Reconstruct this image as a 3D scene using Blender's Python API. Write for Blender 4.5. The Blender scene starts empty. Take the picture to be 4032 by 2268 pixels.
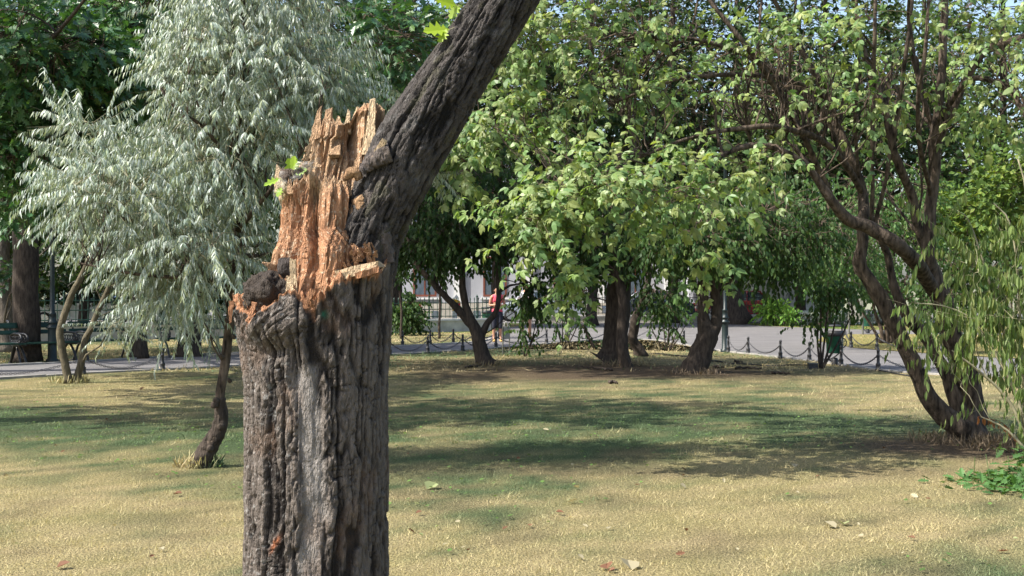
import bpy, bmesh, math, time
import numpy as np
from mathutils import Vector, Matrix

T_START = time.time()
scene = bpy.context.scene
COL = scene.collection

# ------------------------------------------------------------------ camera, sky, sun, exposure
F_PX, CX, CY, CAM_H = 5376.0, 2016.0, 1134.0, 1.6
cam_data = bpy.data.cameras.new("camera")
cam_data.sensor_width = 36.0
cam_data.lens = 48.0
cam_data.clip_start = 0.05
cam_data.clip_end = 3000.0
cam = bpy.data.objects.new("camera", cam_data)
cam.location = (0, 0, CAM_H)
cam.rotation_euler = (math.radians(90), 0, 0)
COL.objects.link(cam)
scene.camera = cam

SUN_EL, SUN_AZ = 49.0, 20.0            # elevation; degrees towards the camera from due left
_e, _a = math.radians(SUN_EL), math.radians(SUN_AZ)
SUN = Vector((-math.cos(_e) * math.cos(_a), -math.cos(_e) * math.sin(_a), math.sin(_e)))
world = bpy.data.worlds.new("World")
scene.world = world
world.use_nodes = True
wn = world.node_tree
wn.nodes.clear()
sky = wn.nodes.new("ShaderNodeTexSky")
sky.sky_type = 'NISHITA'
sky.sun_disc = False
sky.sun_elevation = _e
sky.sun_rotation = math.atan2(SUN.x, SUN.y)
sky.air_density = 1.0
sky.dust_density = 2.5
sky.ozone_density = 1.0
bg = wn.nodes.new("ShaderNodeBackground")
bg.inputs[1].default_value = 0.15
wo = wn.nodes.new("ShaderNodeOutputWorld")
wn.links.new(sky.outputs[0], bg.inputs[0])
wn.links.new(bg.outputs[0], wo.inputs[0])
sun_d = bpy.data.lights.new("sun", 'SUN')
sun_d.energy = 5.0
sun_d.angle = math.radians(0.53)
sun_d.color = (1.0, 0.95, 0.86)
sun_o = bpy.data.objects.new("sun", sun_d)
sun_o.rotation_euler = SUN.to_track_quat('Z', 'Y').to_euler()
sun_o.location = (-20, -6, 25)
COL.objects.link(sun_o)
scene.view_settings.view_transform = 'Standard'
scene.view_settings.look = 'None'
scene.view_settings.exposure = 0.95
scene.view_settings.gamma = 1.0
scene.view_settings.use_curve_mapping = False
scene.render.engine = 'CYCLES'
scene.cycles.use_denoising = True
scene.cycles.max_bounces = 8
scene.cycles.diffuse_bounces = 4
scene.cycles.transmission_bounces = 5
scene.cycles.transparent_max_bounces = 8
scene.cycles.sample_clamp_indirect = 6.0

# ------------------------------------------------------------------ helpers
def P(px, py, d):
    """a point seen at photograph pixel (px, py), d metres ahead"""
    return np.array([(px - CX) / F_PX * d, d, CAM_H - (py - CY) / F_PX * d])

def G(px, py):
    """the ground point under a photograph pixel"""
    d = CAM_H * F_PX / (py - CY)
    return np.array([(px - CX) / F_PX * d, d, 0.0])

def rs(seed):
    return np.random.default_rng(seed)

def _h(ix, iy, iz, seed):
    h = (ix.astype(np.uint32) * np.uint32(374761393) + iy.astype(np.uint32) * np.uint32(668265263)
         + iz.astype(np.uint32) * np.uint32(2147483647) + np.uint32((seed * 974711) & 0xffffffff))
    h = (h ^ (h >> np.uint32(13))) * np.uint32(1274126177)
    h = (h ^ (h >> np.uint32(16))) * np.uint32(2246822519)
    h = h ^ (h >> np.uint32(15))
    return h.astype(np.float64) / 4294967295.0

def vnoise(x, y, z=0.0, seed=0):
    x, y, z = np.broadcast_arrays(np.asarray(x, float), np.asarray(y, float), np.asarray(z, float))
    fx, fy, fz = np.floor(x), np.floor(y), np.floor(z)
    ix, iy, iz = fx.astype(np.int64), fy.astype(np.int64), fz.astype(np.int64)
    u, v, w = x - fx, y - fy, z - fz
    u = u * u * (3 - 2 * u); v = v * v * (3 - 2 * v); w = w * w * (3 - 2 * w)
    r = 0.0
    for a in (0, 1):
        for b in (0, 1):
            for c in (0, 1):
                wt = (u if a else 1 - u) * (v if b else 1 - v) * (w if c else 1 - w)
                r = r + wt * _h(ix + a, iy + b, iz + c, seed)
    return r

def fbm(x, y, z=0.0, seed=0, octv=4, gain=0.5):
    s, a, t, f = 0.0, 1.0, 0.0, 1.0
    for i in range(octv):
        s = s + a * vnoise(np.asarray(x) * f, np.asarray(y) * f, np.asarray(z) * f, seed + i * 17)
        t += a; a *= gain; f *= 2.03
    return s / t

def ridge(x, y, z=0.0, seed=0, octv=3):
    s, a, t, f = 0.0, 1.0, 0.0, 1.0
    for i in range(octv):
        n = vnoise(np.asarray(x) * f, np.asarray(y) * f, np.asarray(z) * f, seed + i * 29)
        s = s + a * (1 - np.abs(2 * n - 1)); t += a; a *= 0.5; f *= 2.1
    return s / t

def sstep(a, b, x):
    t = np.clip((np.asarray(x, float) - a) / (b - a), 0, 1)
    return t * t * (3 - 2 * t)

def norm(v):
    return v / np.maximum(np.linalg.norm(v, axis=-1, keepdims=True), 1e-9)

class MB:
    """collects vertices and faces (and a colour per vertex) for one mesh object"""
    def __init__(s):
        s.V, s.F, s.C, s.M, s.n = [], [], [], [], 0
    def add(s, V, faces, col=None, mi=0):
        V = np.asarray(V, float).reshape(-1, 3)
        for f in (faces if isinstance(faces, (list, tuple)) else [faces]):
            f = np.asarray(f, np.int64)
            if f.size:
                s.F.append(f + s.n); s.M.append(np.full(len(f), mi))
        if col is None:
            col = (1, 1, 1)
        col = np.broadcast_to(np.asarray(col, float), (len(V), 3))
        s.C.append(col); s.V.append(V); s.n += len(V)
        return s
    def box(s, lo, hi, col=None, mi=0, bev=0.0):
        x0, y0, z0 = lo; x1, y1, z1 = hi
        V = [(x0, y0, z0), (x1, y0, z0), (x1, y1, z0), (x0, y1, z0), (x0, y0, z1), (x1, y0, z1), (x1, y1, z1), (x0, y1, z1)]
        F = [(0, 3, 2, 1), (4, 5, 6, 7), (0, 1, 5, 4), (1, 2, 6, 5), (2, 3, 7, 6), (3, 0, 4, 7)]
        return s.add(V, np.array(F), col, mi)
    def tube(s, pts, rad, sides=8, col=None, cap=True, rough=0.0, seed=0, nscale=(9, 9, 3), mi=0):
        pts = np.asarray(pts, float); n = len(pts)
        rad = np.broadcast_to(np.asarray(rad, float), (n,))
        t = np.gradient(pts, axis=0); t = norm(t)
        ref = np.array([0, 0, 1.0]) if abs(t[:, 2]).mean() < 0.75 else np.array([0, 1.0, 0])
        a = norm(np.cross(t, ref)); b = np.cross(t, a)
        th = np.linspace(0, 2 * np.pi, sides, endpoint=False)
        ring = (np.cos(th)[None, :, None] * a[:, None] + np.sin(th)[None, :, None] * b[:, None])
        r = rad[:, None, None] * np.ones((1, sides, 1))
        if rough:
            q = pts[:, None] + ring * r
            nz = 0.6 * ridge(q[..., 0] * nscale[0], q[..., 1] * nscale[1], q[..., 2] * nscale[2], seed, 3) + \
                0.4 * fbm(q[..., 0] * 3, q[..., 1] * 3, q[..., 2] * 2.2, seed + 5, 3)
            r = r * (1 + rough * 2 * (nz[..., None] - 0.5))
        V = pts[:, None] + ring * r
        i = np.arange(n - 1)[:, None] * sides; j = np.arange(sides)[None]; j2 = (j + 1) % sides
        F = np.stack([i + j, i + j2, i + sides + j2, i + sides + j], -1).reshape(-1, 4)
        fs = [F]
        V = V.reshape(-1, 3)
        if cap:
            V = np.vstack([V, pts[:1], pts[-1:]])
            c0, c1 = n * sides, n * sides + 1
            jj = np.arange(sides); jn = (jj + 1) % sides
            fs.append(np.stack([np.full(sides, c0), jn, jj], -1))
            o = (n - 1) * sides
            fs.append(np.stack([np.full(sides, c1), o + jj, o + jn], -1))
        return s.add(V, fs, col, mi)
    def lathe(s, prof, centre=(0, 0, 0), sides=14, col=None, mi=0):
        prof = np.asarray(prof, float)
        th = np.linspace(0, 2 * np.pi, sides, endpoint=False)
        V = np.stack([prof[:, 0:1] * np.cos(th), prof[:, 0:1] * np.sin(th), np.repeat(prof[:, 1:2], sides, 1)], -1) + np.asarray(centre)
        n = len(prof)
        i = np.arange(n - 1)[:, None] * sides; j = np.arange(sides)[None]; j2 = (j + 1) % sides
        F = np.stack([i + j, i + j2, i + sides + j2, i + sides + j], -1).reshape(-1, 4)
        V = V.reshape(-1, 3)
        top = np.array([[0, 0, prof[-1, 1]]]) + np.asarray(centre)
        jj = np.arange(sides); o = (n - 1) * sides
        V = np.vstack([V, top])
        return s.add(V, [F, np.stack([np.full(sides, n * sides), o + jj, o + (jj + 1) % sides], -1)], col, mi)
    def mesh(s, name, mats, smooth=False, off=(0, 0, 0)):
        me = bpy.data.meshes.new(name)
        V = np.vstack(s.V) - np.asarray(off, float)
        me.vertices.add(len(V)); me.vertices.foreach_set("co", V.astype(np.float32).ravel())
        nl = sum(f.size for f in s.F); npoly = sum(len(f) for f in s.F)
        me.loops.add(nl); me.polygons.add(npoly)
        me.loops.foreach_set("vertex_index", np.concatenate([f.ravel() for f in s.F]).astype(np.int32))
        tot = np.concatenate([np.full(len(f), f.shape[1]) for f in s.F])
        st = np.concatenate([[0], np.cumsum(tot)[:-1]])
        me.polygons.foreach_set("loop_start", st.astype(np.int32))
        me.polygons.foreach_set("material_index", np.concatenate(s.M).astype(np.int32))
        me.polygons.foreach_set("use_smooth", np.full(npoly, bool(smooth)))
        at = me.color_attributes.new("col", 'FLOAT_COLOR', 'POINT')
        C = np.vstack(s.C)
        at.data.foreach_set("color", np.hstack([C, np.ones((len(C), 1))]).astype(np.float32).ravel())
        me.update(calc_edges=True)
        for m in (mats if isinstance(mats, (list, tuple)) else [mats]):
            me.materials.append(m)
        return me
    def obj(s, name, mats, parent=None, smooth=False, off=None):
        """links the collected geometry as one object; world coordinates are kept under a parent"""
        if off is None:
            off = tuple(parent.get("_base", (0, 0, 0))) if parent is not None else (0, 0, 0)
        o = bpy.data.objects.new(name, s.mesh(name, mats, smooth, off))
        COL.objects.link(o)
        if parent is not None:
            o.parent = parent
        return o

def tag(o, label=None, cat=None, group=None, kind=None):
    if label: o["label"] = label
    if cat: o["category"] = cat
    if group: o["group"] = group
    if kind: o["kind"] = kind
    return o

BASES = []
def thing(name, label, cat, base, group=None):
    o = bpy.data.objects.new(name, None)
    o.empty_display_size = 0.2
    COL.objects.link(o)
    o.location = tuple(float(v) for v in base)
    o["_base"] = [float(v) for v in base]
    BASES.append(o)
    return tag(o, label, cat, group)

def sub(o, base):
    """lets a mesh part carry sub-parts given in world coordinates"""
    o["_base"] = [float(v) for v in base]
    BASES.append(o)
    return o

def copy_tree(src, parent=None):
    c = src.copy(); COL.objects.link(c); c.parent = parent
    for ch in list(src.children):
        copy_tree(ch, c)
    return c

def spline(pts, n):
    """Catmull-Rom through control points (any number of columns), n samples"""
    p = np.asarray(pts, float)
    if len(p) == 2:
        t = np.linspace(0, 1, n)[:, None]
        return p[0] * (1 - t) + p[1] * t
    q = np.vstack([2 * p[0] - p[1], p, 2 * p[-1] - p[-2]])
    seg = np.linalg.norm(np.diff(p[:, :3], axis=0), axis=1)
    cum = np.concatenate([[0], np.cumsum(seg)]); cum /= cum[-1]
    u = np.linspace(0, 1, n)
    k = np.clip(np.searchsorted(cum, u, 'right') - 1, 0, len(p) - 2)
    t = ((u - cum[k]) / (cum[k + 1] - cum[k]))[:, None]
    a, b, c, d = q[k], q[k + 1], q[k + 2], q[k + 3]
    return 0.5 * ((2 * b) + (c - a) * t + (2 * a - 5 * b + 4 * c - d) * t ** 2 + (3 * b - a - 3 * c + d) * t ** 3)

# ------------------------------------------------------------------ materials
def new_mat(name):
    m = bpy.data.materials.new(name); m.use_nodes = True
    nt = m.node_tree; nt.nodes.clear()
    out = nt.nodes.new("ShaderNodeOutputMaterial")
    return m, nt, out

def N(nt, kind, **kw):
    n = nt.nodes.new(kind)
    for k, v in kw.items():
        if k.startswith("i_"):
            n.inputs[k[2:].replace("_", " ")].default_value = v
        else:
            setattr(n, k, v)
    return n

def attr_col(nt):
    return N(nt, "ShaderNodeAttribute", attribute_name="col").outputs["Color"]

def noise_fac(nt, scale, detail=4, stretch=None, lo=0.3, hi=0.7):
    tc = N(nt, "ShaderNodeTexCoord")
    src = tc.outputs["Object"]
    if stretch:
        mp = N(nt, "ShaderNodeMapping"); mp.inputs["Scale"].default_value = stretch
        nt.links.new(src, mp.inputs[0]); src = mp.outputs[0]
    nz = N(nt, "ShaderNodeTexNoise"); nz.inputs["Scale"].default_value = scale; nz.inputs["Detail"].default_value = detail
    nt.links.new(src, nz.inputs["Vector"])
    mr = N(nt, "ShaderNodeMapRange"); mr.inputs[1].default_value = lo; mr.inputs[2].default_value = hi
    nt.links.new(nz.outputs["Fac"], mr.inputs[0])
    return mr.outputs[0]

def mul_col(nt, col, fac_socket, lo=(0.6,) * 3, hi=(1.2,) * 3):
    mx = N(nt, "ShaderNodeMix", data_type='RGBA', blend_type='MIX')
    mx.inputs[6].default_value = (*lo, 1); mx.inputs[7].default_value = (*hi, 1)
    nt.links.new(fac_socket, mx.inputs[0])
    mm = N(nt, "ShaderNodeMix", data_type='RGBA', blend_type='MULTIPLY')
    mm.inputs[0].default_value = 1.0
    if isinstance(col, tuple):
        mm.inputs[6].default_value = (*col, 1)
    else:
        nt.links.new(col, mm.inputs[6])
    nt.links.new(mx.outputs[2], mm.inputs[7])
    return mm.outputs[2]

def bump(nt, fac, strength=0.4, dist=0.02):
    b = N(nt, "ShaderNodeBump"); b.inputs["Strength"].default_value = strength; b.inputs["Distance"].default_value = dist
    nt.links.new(fac, b.inputs["Height"])
    return b.outputs[0]

def solid(name, col=None, rough=0.6, metal=0.0, vary=0.25, vscale=12.0, bmp=0.15, bscale=60.0, spec=0.5, stretch=None, vdark=None):
    """painted, cast or stony surface: colour (or the vertex colour) with mottling and fine relief"""
    m, nt, out = new_mat(name)
    p = N(nt, "ShaderNodeBsdfPrincipled")
    c = col if col is not None else attr_col(nt)
    f = noise_fac(nt, vscale, 5, stretch)
    c2 = mul_col(nt, c, f, vdark or (1 - vary,) * 3, (1 + vary,) * 3)
    nt.links.new(c2, p.inputs["Base Color"])
    p.inputs["Roughness"].default_value = rough
    p.inputs["Metallic"].default_value = metal
    p.inputs["Specular IOR Level"].default_value = spec
    if bmp:
        nt.links.new(bump(nt, noise_fac(nt, bscale, 4, stretch), bmp, 0.01), p.inputs["Normal"])
    nt.links.new(p.outputs[0], out.inputs[0])
    return m

def leaf_mat(name, transl=0.4, rough=0.5, spec=0.4, tcol=(1.25, 1.15, 0.45)):
    m, nt, out = new_mat(name)
    c = attr_col(nt)
    p = N(nt, "ShaderNodeBsdfPrincipled")
    nt.links.new(c, p.inputs["Base Color"])
    p.inputs["Roughness"].default_value = rough
    p.inputs["Specular IOR Level"].default_value = spec
    t = N(nt, "ShaderNodeBsdfTranslucent")
    mm = N(nt, "ShaderNodeMix", data_type='RGBA', blend_type='MULTIPLY'); mm.inputs[0].default_value = 1
    nt.links.new(c, mm.inputs[6]); mm.inputs[7].default_value = (*tcol, 1)
    nt.links.new(mm.outputs[2], t.inputs[0])
    mx = N(nt, "ShaderNodeMixShader"); mx.inputs[0].default_value = transl
    nt.links.new(p.outputs[0], mx.inputs[1]); nt.links.new(t.outputs[0], mx.inputs[2])
    nt.links.new(mx.outputs[0], out.inputs[0])
    return m

M = {}
M['bark_brown'] = solid("bark_brown", (0.085, 0.064, 0.048), 0.9, vary=0.85, vscale=8, bmp=0.9, bscale=26, spec=0.2, stretch=(3, 3, 0.8))
M['bark_dark'] = solid("bark_dark", (0.055, 0.043, 0.034), 0.9, vary=0.5, vscale=7, bmp=0.9, bscale=22, spec=0.2, stretch=(3, 3, 0.8))
M['bark_grey'] = solid("bark_grey", (0.16, 0.135, 0.11), 0.9, vary=0.45, vscale=8, bmp=0.9, bscale=24, spec=0.2, stretch=(3, 3, 0.8))
M['bark_olive'] = solid("bark_olive", (0.10, 0.085, 0.055), 0.85, vary=0.4, vscale=10, bmp=0.6, bscale=30, spec=0.25, stretch=(2, 2, 0.9))
M['bark_vc'] = solid("bark_vc", None, 0.82, vary=0.3, vscale=34, bmp=0.8, bscale=120, spec=0.32, stretch=(1.6, 1.6, 0.6))
M['wood_vc'] = solid("wood_vc", None, 0.8, vary=0.36, vscale=42, bmp=1.0, bscale=110, spec=0.25, stretch=(2.2, 2.2, 0.35))
M['twig'] = solid("twig", (0.10, 0.068, 0.045), 0.85, vary=0.35, vscale=20, bmp=0)
M['twig_pale'] = solid("twig_pale", (0.26, 0.24, 0.15), 0.8, vary=0.3, vscale=20, bmp=0)
M['leaf_silver'] = leaf_mat("leaf_silver", 0.25, 0.45, 0.6, (1.1, 1.1, 0.6))
M['leaf_light'] = leaf_mat("leaf_light", 0.45, 0.45, 0.45, (1.15, 1.2, 0.5))
M['leaf_green'] = leaf_mat("leaf_green", 0.34, 0.55, 0.25, (1.2, 1.2, 0.4))
M['leaf_dark'] = leaf_mat("leaf_dark", 0.25, 0.4, 0.5, (1.1, 1.25, 0.4))
M['grass'] = leaf_mat("grass", 0.25, 0.7, 0.2, (1.1, 1.0, 0.6))
M['iron'] = solid("iron", (0.022, 0.022, 0.024), 0.42, vary=0.35, vscale=30, bmp=0.25, bscale=90, spec=0.5)
M['iron_green'] = solid("iron_green", (0.012, 0.05, 0.032), 0.5, vary=0.35, vscale=14, bmp=0.15, spec=0.4)
M['slat_green'] = solid("slat_green", (0.008, 0.042, 0.026), 0.5, vary=0.3, vscale=10, bmp=0.3, bscale=40, spec=0.4, stretch=(0.3, 3, 3))
M['bin_green'] = solid("bin_green", (0.015, 0.10, 0.058), 0.42, vary=0.35, vscale=8, bmp=0.1)
M['lamp_green'] = solid("lamp_green", (0.010, 0.020, 0.020), 0.45, vary=0.3, vscale=10, bmp=0.12)
M['chain'] = solid("chain", (0.09, 0.09, 0.095), 0.45, metal=0.5, vary=0.4, vscale=40, bmp=0)
M['asphalt'] = solid("asphalt", (0.155, 0.148, 0.146), 0.9, vary=0.16, vscale=0.9, bmp=0.5, bscale=180, spec=0.25)
M['kerb'] = solid("kerb", (0.30, 0.285, 0.26), 0.9, vary=0.3, vscale=5, bmp=0.4, bscale=70)
M['stone'] = solid("stone", (0.42, 0.39, 0.33), 0.88, vary=0.25, vscale=3.5, bmp=0.35, bscale=50)
M['stone_cap'] = solid("stone_cap", (0.55, 0.53, 0.49), 0.85, vary=0.2, vscale=4, bmp=0.3, bscale=50)
M['render_wall'] = solid("render_wall", (0.38, 0.39, 0.42), 0.9, vary=0.1, vscale=1.2, bmp=0.2, bscale=40)
M['trim_white'] = solid("trim_white", (0.72, 0.72, 0.70), 0.8, vary=0.1, vscale=2, bmp=0.1)
M['frame_brown'] = solid("frame_brown", (0.16, 0.05, 0.03), 0.5, vary=0.25, vscale=8, bmp=0.1)
M['pane'] = solid("pane", (0.10, 0.13, 0.16), 0.08, vary=0.2, vscale=2, bmp=0, spec=0.8)
M['rubber'] = solid("rubber", (0.02, 0.02, 0.02), 0.8, vary=0.3, vscale=20, bmp=0.2)
M['chrome'] = solid("chrome", (0.55, 0.56, 0.58), 0.25, metal=0.9, vary=0.1, bmp=0)
M['glass_car'] = solid("glass_car", (0.03, 0.045, 0.05), 0.05, vary=0.1, bmp=0, spec=1.0)
M['board'] = solid("board", (0.12, 0.12, 0.10), 0.6, vary=0.3, vscale=6, bmp=0.1)
M['white_paint'] = solid("white_paint", (0.7, 0.7, 0.68), 0.5, vary=0.12, vscale=8, bmp=0.1)
M['grey_panel'] = solid("grey_panel", (0.30, 0.29, 0.27), 0.6, vary=0.25, vscale=9, bmp=0.1)
M['vc'] = solid("painted_vc", None, 0.5, vary=0.12, vscale=10, bmp=0.05)
M['cloth_pink'] = solid("cloth_pink", (0.75, 0.09, 0.14), 0.8, vary=0.15, vscale=14, bmp=0.3, bscale=60)
M['cloth_dark'] = solid("cloth_dark", (0.018, 0.02, 0.035), 0.8, vary=0.2, vscale=14, bmp=0.3, bscale=60)
M['cloth_white'] = solid("cloth_white", (0.62, 0.64, 0.70), 0.8, vary=0.15, vscale=14, bmp=0.3, bscale=60)
M['skin'] = solid("skin", (0.46, 0.24, 0.155), 0.5, vary=0.1, vscale=20, bmp=0.1)
M['hair'] = solid("hair", (0.05, 0.03, 0.02), 0.6, vary=0.4, vscale=60, bmp=0.6, bscale=200, stretch=(3, 3, 0.5))
M['shoe'] = solid("shoe", (0.65, 0.40, 0.12), 0.6, vary=0.2, vscale=30, bmp=0.2)
M['shoe_grey'] = solid("shoe_grey", (0.30, 0.33, 0.40), 0.6, vary=0.2, vscale=30, bmp=0.2)

# ------------------------------------------------------------------ ground
def poly_in(poly, x, y):
    poly = np.asarray(poly)[:, :2]; ins = np.zeros(np.shape(x), bool)
    x0, y0 = poly[-1]
    for x1, y1 in poly:
        c = ((y1 > y) != (y0 > y)) & (x < (x0 - x1) * (y - y1) / (y0 - y1 + 1e-12) + x1)
        ins ^= c; x0, y0 = x1, y1
    return ins

NEAR_EDGE = np.array([G(*p)[:2] for p in [(-900, 1540), (0, 1494), (330, 1472), (640, 1457), (960, 1441), (1250, 1419), (1540, 1398), (1690, 1389),
             (1825, 1380), (1955, 1371), (2155, 1354), (2320, 1343), (2500, 1337), (2600, 1343), (2695, 1360), (2860, 1387), (2947, 1393), (3073, 1410),
             (3187, 1421), (3312, 1439), (3458, 1459), (3700, 1477), (4032, 1492), (4900, 1530)]])
NEAR_EDGE = spline(np.hstack([NEAR_EDGE, np.zeros((len(NEAR_EDGE), 1))]), 160)[:, :2]
LAWN_POLY = np.vstack([[-60, -10], [-60, NEAR_EDGE[0, 1]], NEAR_EDGE, [60, NEAR_EDGE[-1, 1]], [60, -10]])
FAR_EDGE = np.array([G(*p)[:2] for p in [(-900, 1478), (0, 1443), (480, 1417), (700, 1404), (960, 1390), (1300, 1374), (1586, 1364), (1695, 1359), (1785, 1354), (1880, 1348), (1925, 1338), (1935, 1326)]])
FAR_EDGE = spline(np.hstack([FAR_EDGE, np.zeros((len(FAR_EDGE), 1))]), 80)[:, :2]
PLAZA_FAR = np.array([G(*p)[:2] for p in [(1935, 1318), (1960, 1300), (2100, 1272), (2400, 1266), (2900, 1266)]])
ISLE = np.array([G(*p)[:2] for p in [(3215, 1344), (3300, 1358), (3352, 1370), (3453, 1379), (3700, 1396), (4032, 1416), (4700, 1450), (4700, 1330), (4032, 1322), (3600, 1318), (3345, 1318), (3240, 1328)]])
BED = np.array([G(*p)[:2] for p in [(2905, 1274), (3000, 1284), (3080, 1287), (3300, 1296), (3600, 1303), (4100, 1316)]])

def soil_mask(x, y):
    n = fbm(x * 0.45, y * 0.3, 0, 91, 4)
    e = np.exp(-(((x - 1.6) / 4.4) ** 2 + ((y - 26.0) / 3.6) ** 2))
    e2 = np.exp(-(((x - 4.6) / 1.8) ** 2 + ((y - 13.6) / 0.9) ** 2))
    e3 = np.exp(-(((x - 0.5) / 5) ** 2 + ((y - 11.9) / 0.5) ** 2)) * 0.42
    spots = sstep(.60, .72, fbm(x * 2.3, y * 1.7, 0, 93, 4)) * .36
    return np.clip(np.maximum((np.maximum(np.maximum(e, e2 * 0.95), e3) - 0.25 + (n - 0.5) * 1.3) * 1.6, spots), 0, 1)

def green_mask(x, y):
    n = fbm(x * 0.55 + 4, y * 0.32, 0, 37, 4)
    n2 = fbm(x * 2.6, y * 1.8, 0, 38, 3)
    band = np.exp(-((y - 15.6) / 2.6) ** 2) * (0.9 + 0.2 * np.sin(x * 0.6)) + 0.25 * np.exp(-((y - 33) / 3) ** 2)
    weed = np.exp(-(((x - 3.9) / 0.9) ** 2 + ((y - 10.9) / 0.45) ** 2)) * 0.5
    n3 = fbm(x * 6.5, y * 4.5, 0, 39, 2)
    return np.clip(band * 0.95 + weed + (n - 0.5) * 1.9 + (n2 - 0.5) * 1.5 + (n3 - .5) * 1.2 + 0.13, 0, 1)

STRAW = np.array([0.53, 0.44, 0.255]); STRAW2 = np.array([0.38, 0.345, 0.165]); GREEN = np.array([0.105, 0.155, 0.075]); SOIL = np.array([0.17, 0.13, 0.09])
def lawn_colour(x, y, r):
    g = green_mask(x, y)[:, None]; s = soil_mask(x, y)[:, None]
    c = STRAW * (1 - r[:, None]) + STRAW2 * r[:, None]
    c = c * (1 - g) + GREEN * (0.8 + 0.5 * r[:, None]) * g
    return c * (1 - s) + SOIL * s

# far ground sheet to the horizon
g = MB(); R = 1200.0
g.add([(-R, -60, -0.02), (R, -60, -0.02), (R, 1500, -0.02), (-R, 1500, -0.02)], np.array([[0, 1, 2, 3]]), (0.2, 0.19, 0.09))
tag(g.obj("ground", M['vc']), kind="structure")

# lawn sheet (fine grid, colour by growth), with low relief
def sheet(name, mat, xs, ys, keep, colf, z0, amp=0.0):
    X, Y = np.meshgrid(xs, ys, indexing='ij')
    Z = z0 + amp * (fbm(X * 0.8, Y * 0.8, 0, 5, 3) - 0.5)
    V = np.stack([X, Y, Z], -1).reshape(-1, 3)
    nx, ny = X.shape
    i = np.arange(nx - 1)[:, None] * ny + np.arange(ny - 1)[None]
    F = np.stack([i, i + ny, i + ny + 1, i + 1], -1).reshape(-1, 4)
    c = V[F].mean(1)
    F = F[keep(c[:, 0], c[:, 1])]
    b = MB(); b.add(V, F, colf(V[:, 0], V[:, 1]))
    o = b.obj(name, mat, smooth=True)
    return o

def lawn_sheet_colour(x, y):
    return lawn_colour(x, y, vnoise(x * 5, y * 5, 0, 3)) * 0.72
m, nt, out = new_mat("lawn_soil")
p_ = N(nt, "ShaderNodeBsdfPrincipled"); p_.inputs["Roughness"].default_value = 0.95; p_.inputs["Specular IOR Level"].default_value = 0.1
f1 = noise_fac(nt, 45, 5)
nt.links.new(mul_col(nt, attr_col(nt), f1, (0.45, 0.45, 0.42), (1.45, 1.4, 1.3)), p_.inputs["Base Color"])
nt.links.new(bump(nt, noise_fac(nt, 70, 5), 0.9, 0.03), p_.inputs["Normal"])
nt.links.new(p_.outputs[0], out.inputs[0])
M['lawn'] = m
tag(sheet("lawn", M['lawn'], np.linspace(-26, 30, 200), np.linspace(2, 48, 170), lambda x, y: np.ones(x.shape, bool), lawn_sheet_colour, 0.0, 0.0), kind="structure")
def verge_col(x, y):
    g = np.clip((fbm(x * 0.4, y * 0.4, 0, 66, 3) - 0.42) * 3, 0, 1)[:, None]
    return (np.array([0.30, 0.25, 0.11]) * (1 - g) + np.array([0.10, 0.16, 0.04]) * g)
tag(sheet("far_lawn", M['lawn'], np.linspace(-60, 70, 150), np.linspace(48, 64.6, 30), lambda x, y: np.ones(x.shape, bool), verge_col, 0.0), kind="structure")

# paths: asphalt 6 mm above the lawn sheet
def flat(name, poly, z, mat, kind="structure"):
    bm = bmesh.new()
    f = bm.faces.new([bm.verts.new((p[0], p[1], z)) for p in poly])
    bmesh.ops.triangulate(bm, faces=[f])
    bmesh.ops.recalc_face_normals(bm, faces=bm.faces)
    for f in bm.faces:
        if f.normal.z < 0: f.normal_flip()
    me = bpy.data.meshes.new(name); bm.to_mesh(me); bm.free()
    me.materials.append(mat)
    o = bpy.data.objects.new(name, me); COL.objects.link(o)
    return tag(o, kind=kind)
path_poly = np.vstack([NEAR_EDGE, [BED[-1] + [6, 1.0]], BED[::-1], PLAZA_FAR[::-1], FAR_EDGE[::-1]])
flat("path", path_poly, 0.006, M['asphalt'])
flat("path_island", ISLE, 0.020, M['lawn'])
bpy.data.objects["path_island"].data.color_attributes.new("col", 'FLOAT_COLOR', 'POINT').data.foreach_set(
    "color", np.tile([0.30, 0.27, 0.11, 1.0], len(bpy.data.objects["path_island"].data.vertices)).astype(np.float32))
flat("street", [(-200, 52.5), (40, 63.4), (200, 66), (200, 90), (-200, 90)], 0.012, M['asphalt'])

def strip(name, pts, w, h, mat, z=0.0, stone_len=1.0):
    """kerb of separate stones along a line"""
    root = thing(name, None, None, (0, 0, 0)); tag(root, kind="structure")
    p = np.asarray(pts, float)[:, :2]
    seg = np.linalg.norm(np.diff(p, axis=0), axis=1); cum = np.concatenate([[0], np.cumsum(seg)])
    n = int(cum[-1] / stone_len)
    at = lambda t: np.array([np.interp(t, cum, p[:, 0]), np.interp(t, cum, p[:, 1])])
    rr = rs(12)
    for k in range(n):
        a, b = at(k * stone_len + 0.006), at((k + 1) * stone_len - 0.006)
        t = b - a; t /= np.linalg.norm(t); nn = np.array([-t[1], t[0]]) * w / 2
        hh = h + rr.uniform(-0.008, 0.008)
        V = [(*(a - nn), z), (*(b - nn), z), (*(b + nn), z), (*(a + nn), z)]
        V += [(x * 1.0, y * 1.0, z + hh) for x, y, _ in V]
        mb = MB(); mb.add(V, np.array([(4, 5, 6, 7), (0, 1, 5, 4), (1, 2, 6, 5), (2, 3, 7, 6), (3, 0, 4, 7)]))
        mb.obj("kerb_stone", mat, root)
    return root
inv = (NEAR_EDGE[:, 1] > 20) & (np.abs(NEAR_EDGE[:, 0]) < 0.42 * NEAR_EDGE[:, 1])
strip("path_kerb", NEAR_EDGE[inv], 0.11, 0.035, M['kerb'])
inv = (np.abs(FAR_EDGE[:, 0]) < 0.42 * FAR_EDGE[:, 1])
strip("path_kerb", FAR_EDGE[inv], 0.11, 0.04, M['kerb'])

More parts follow.
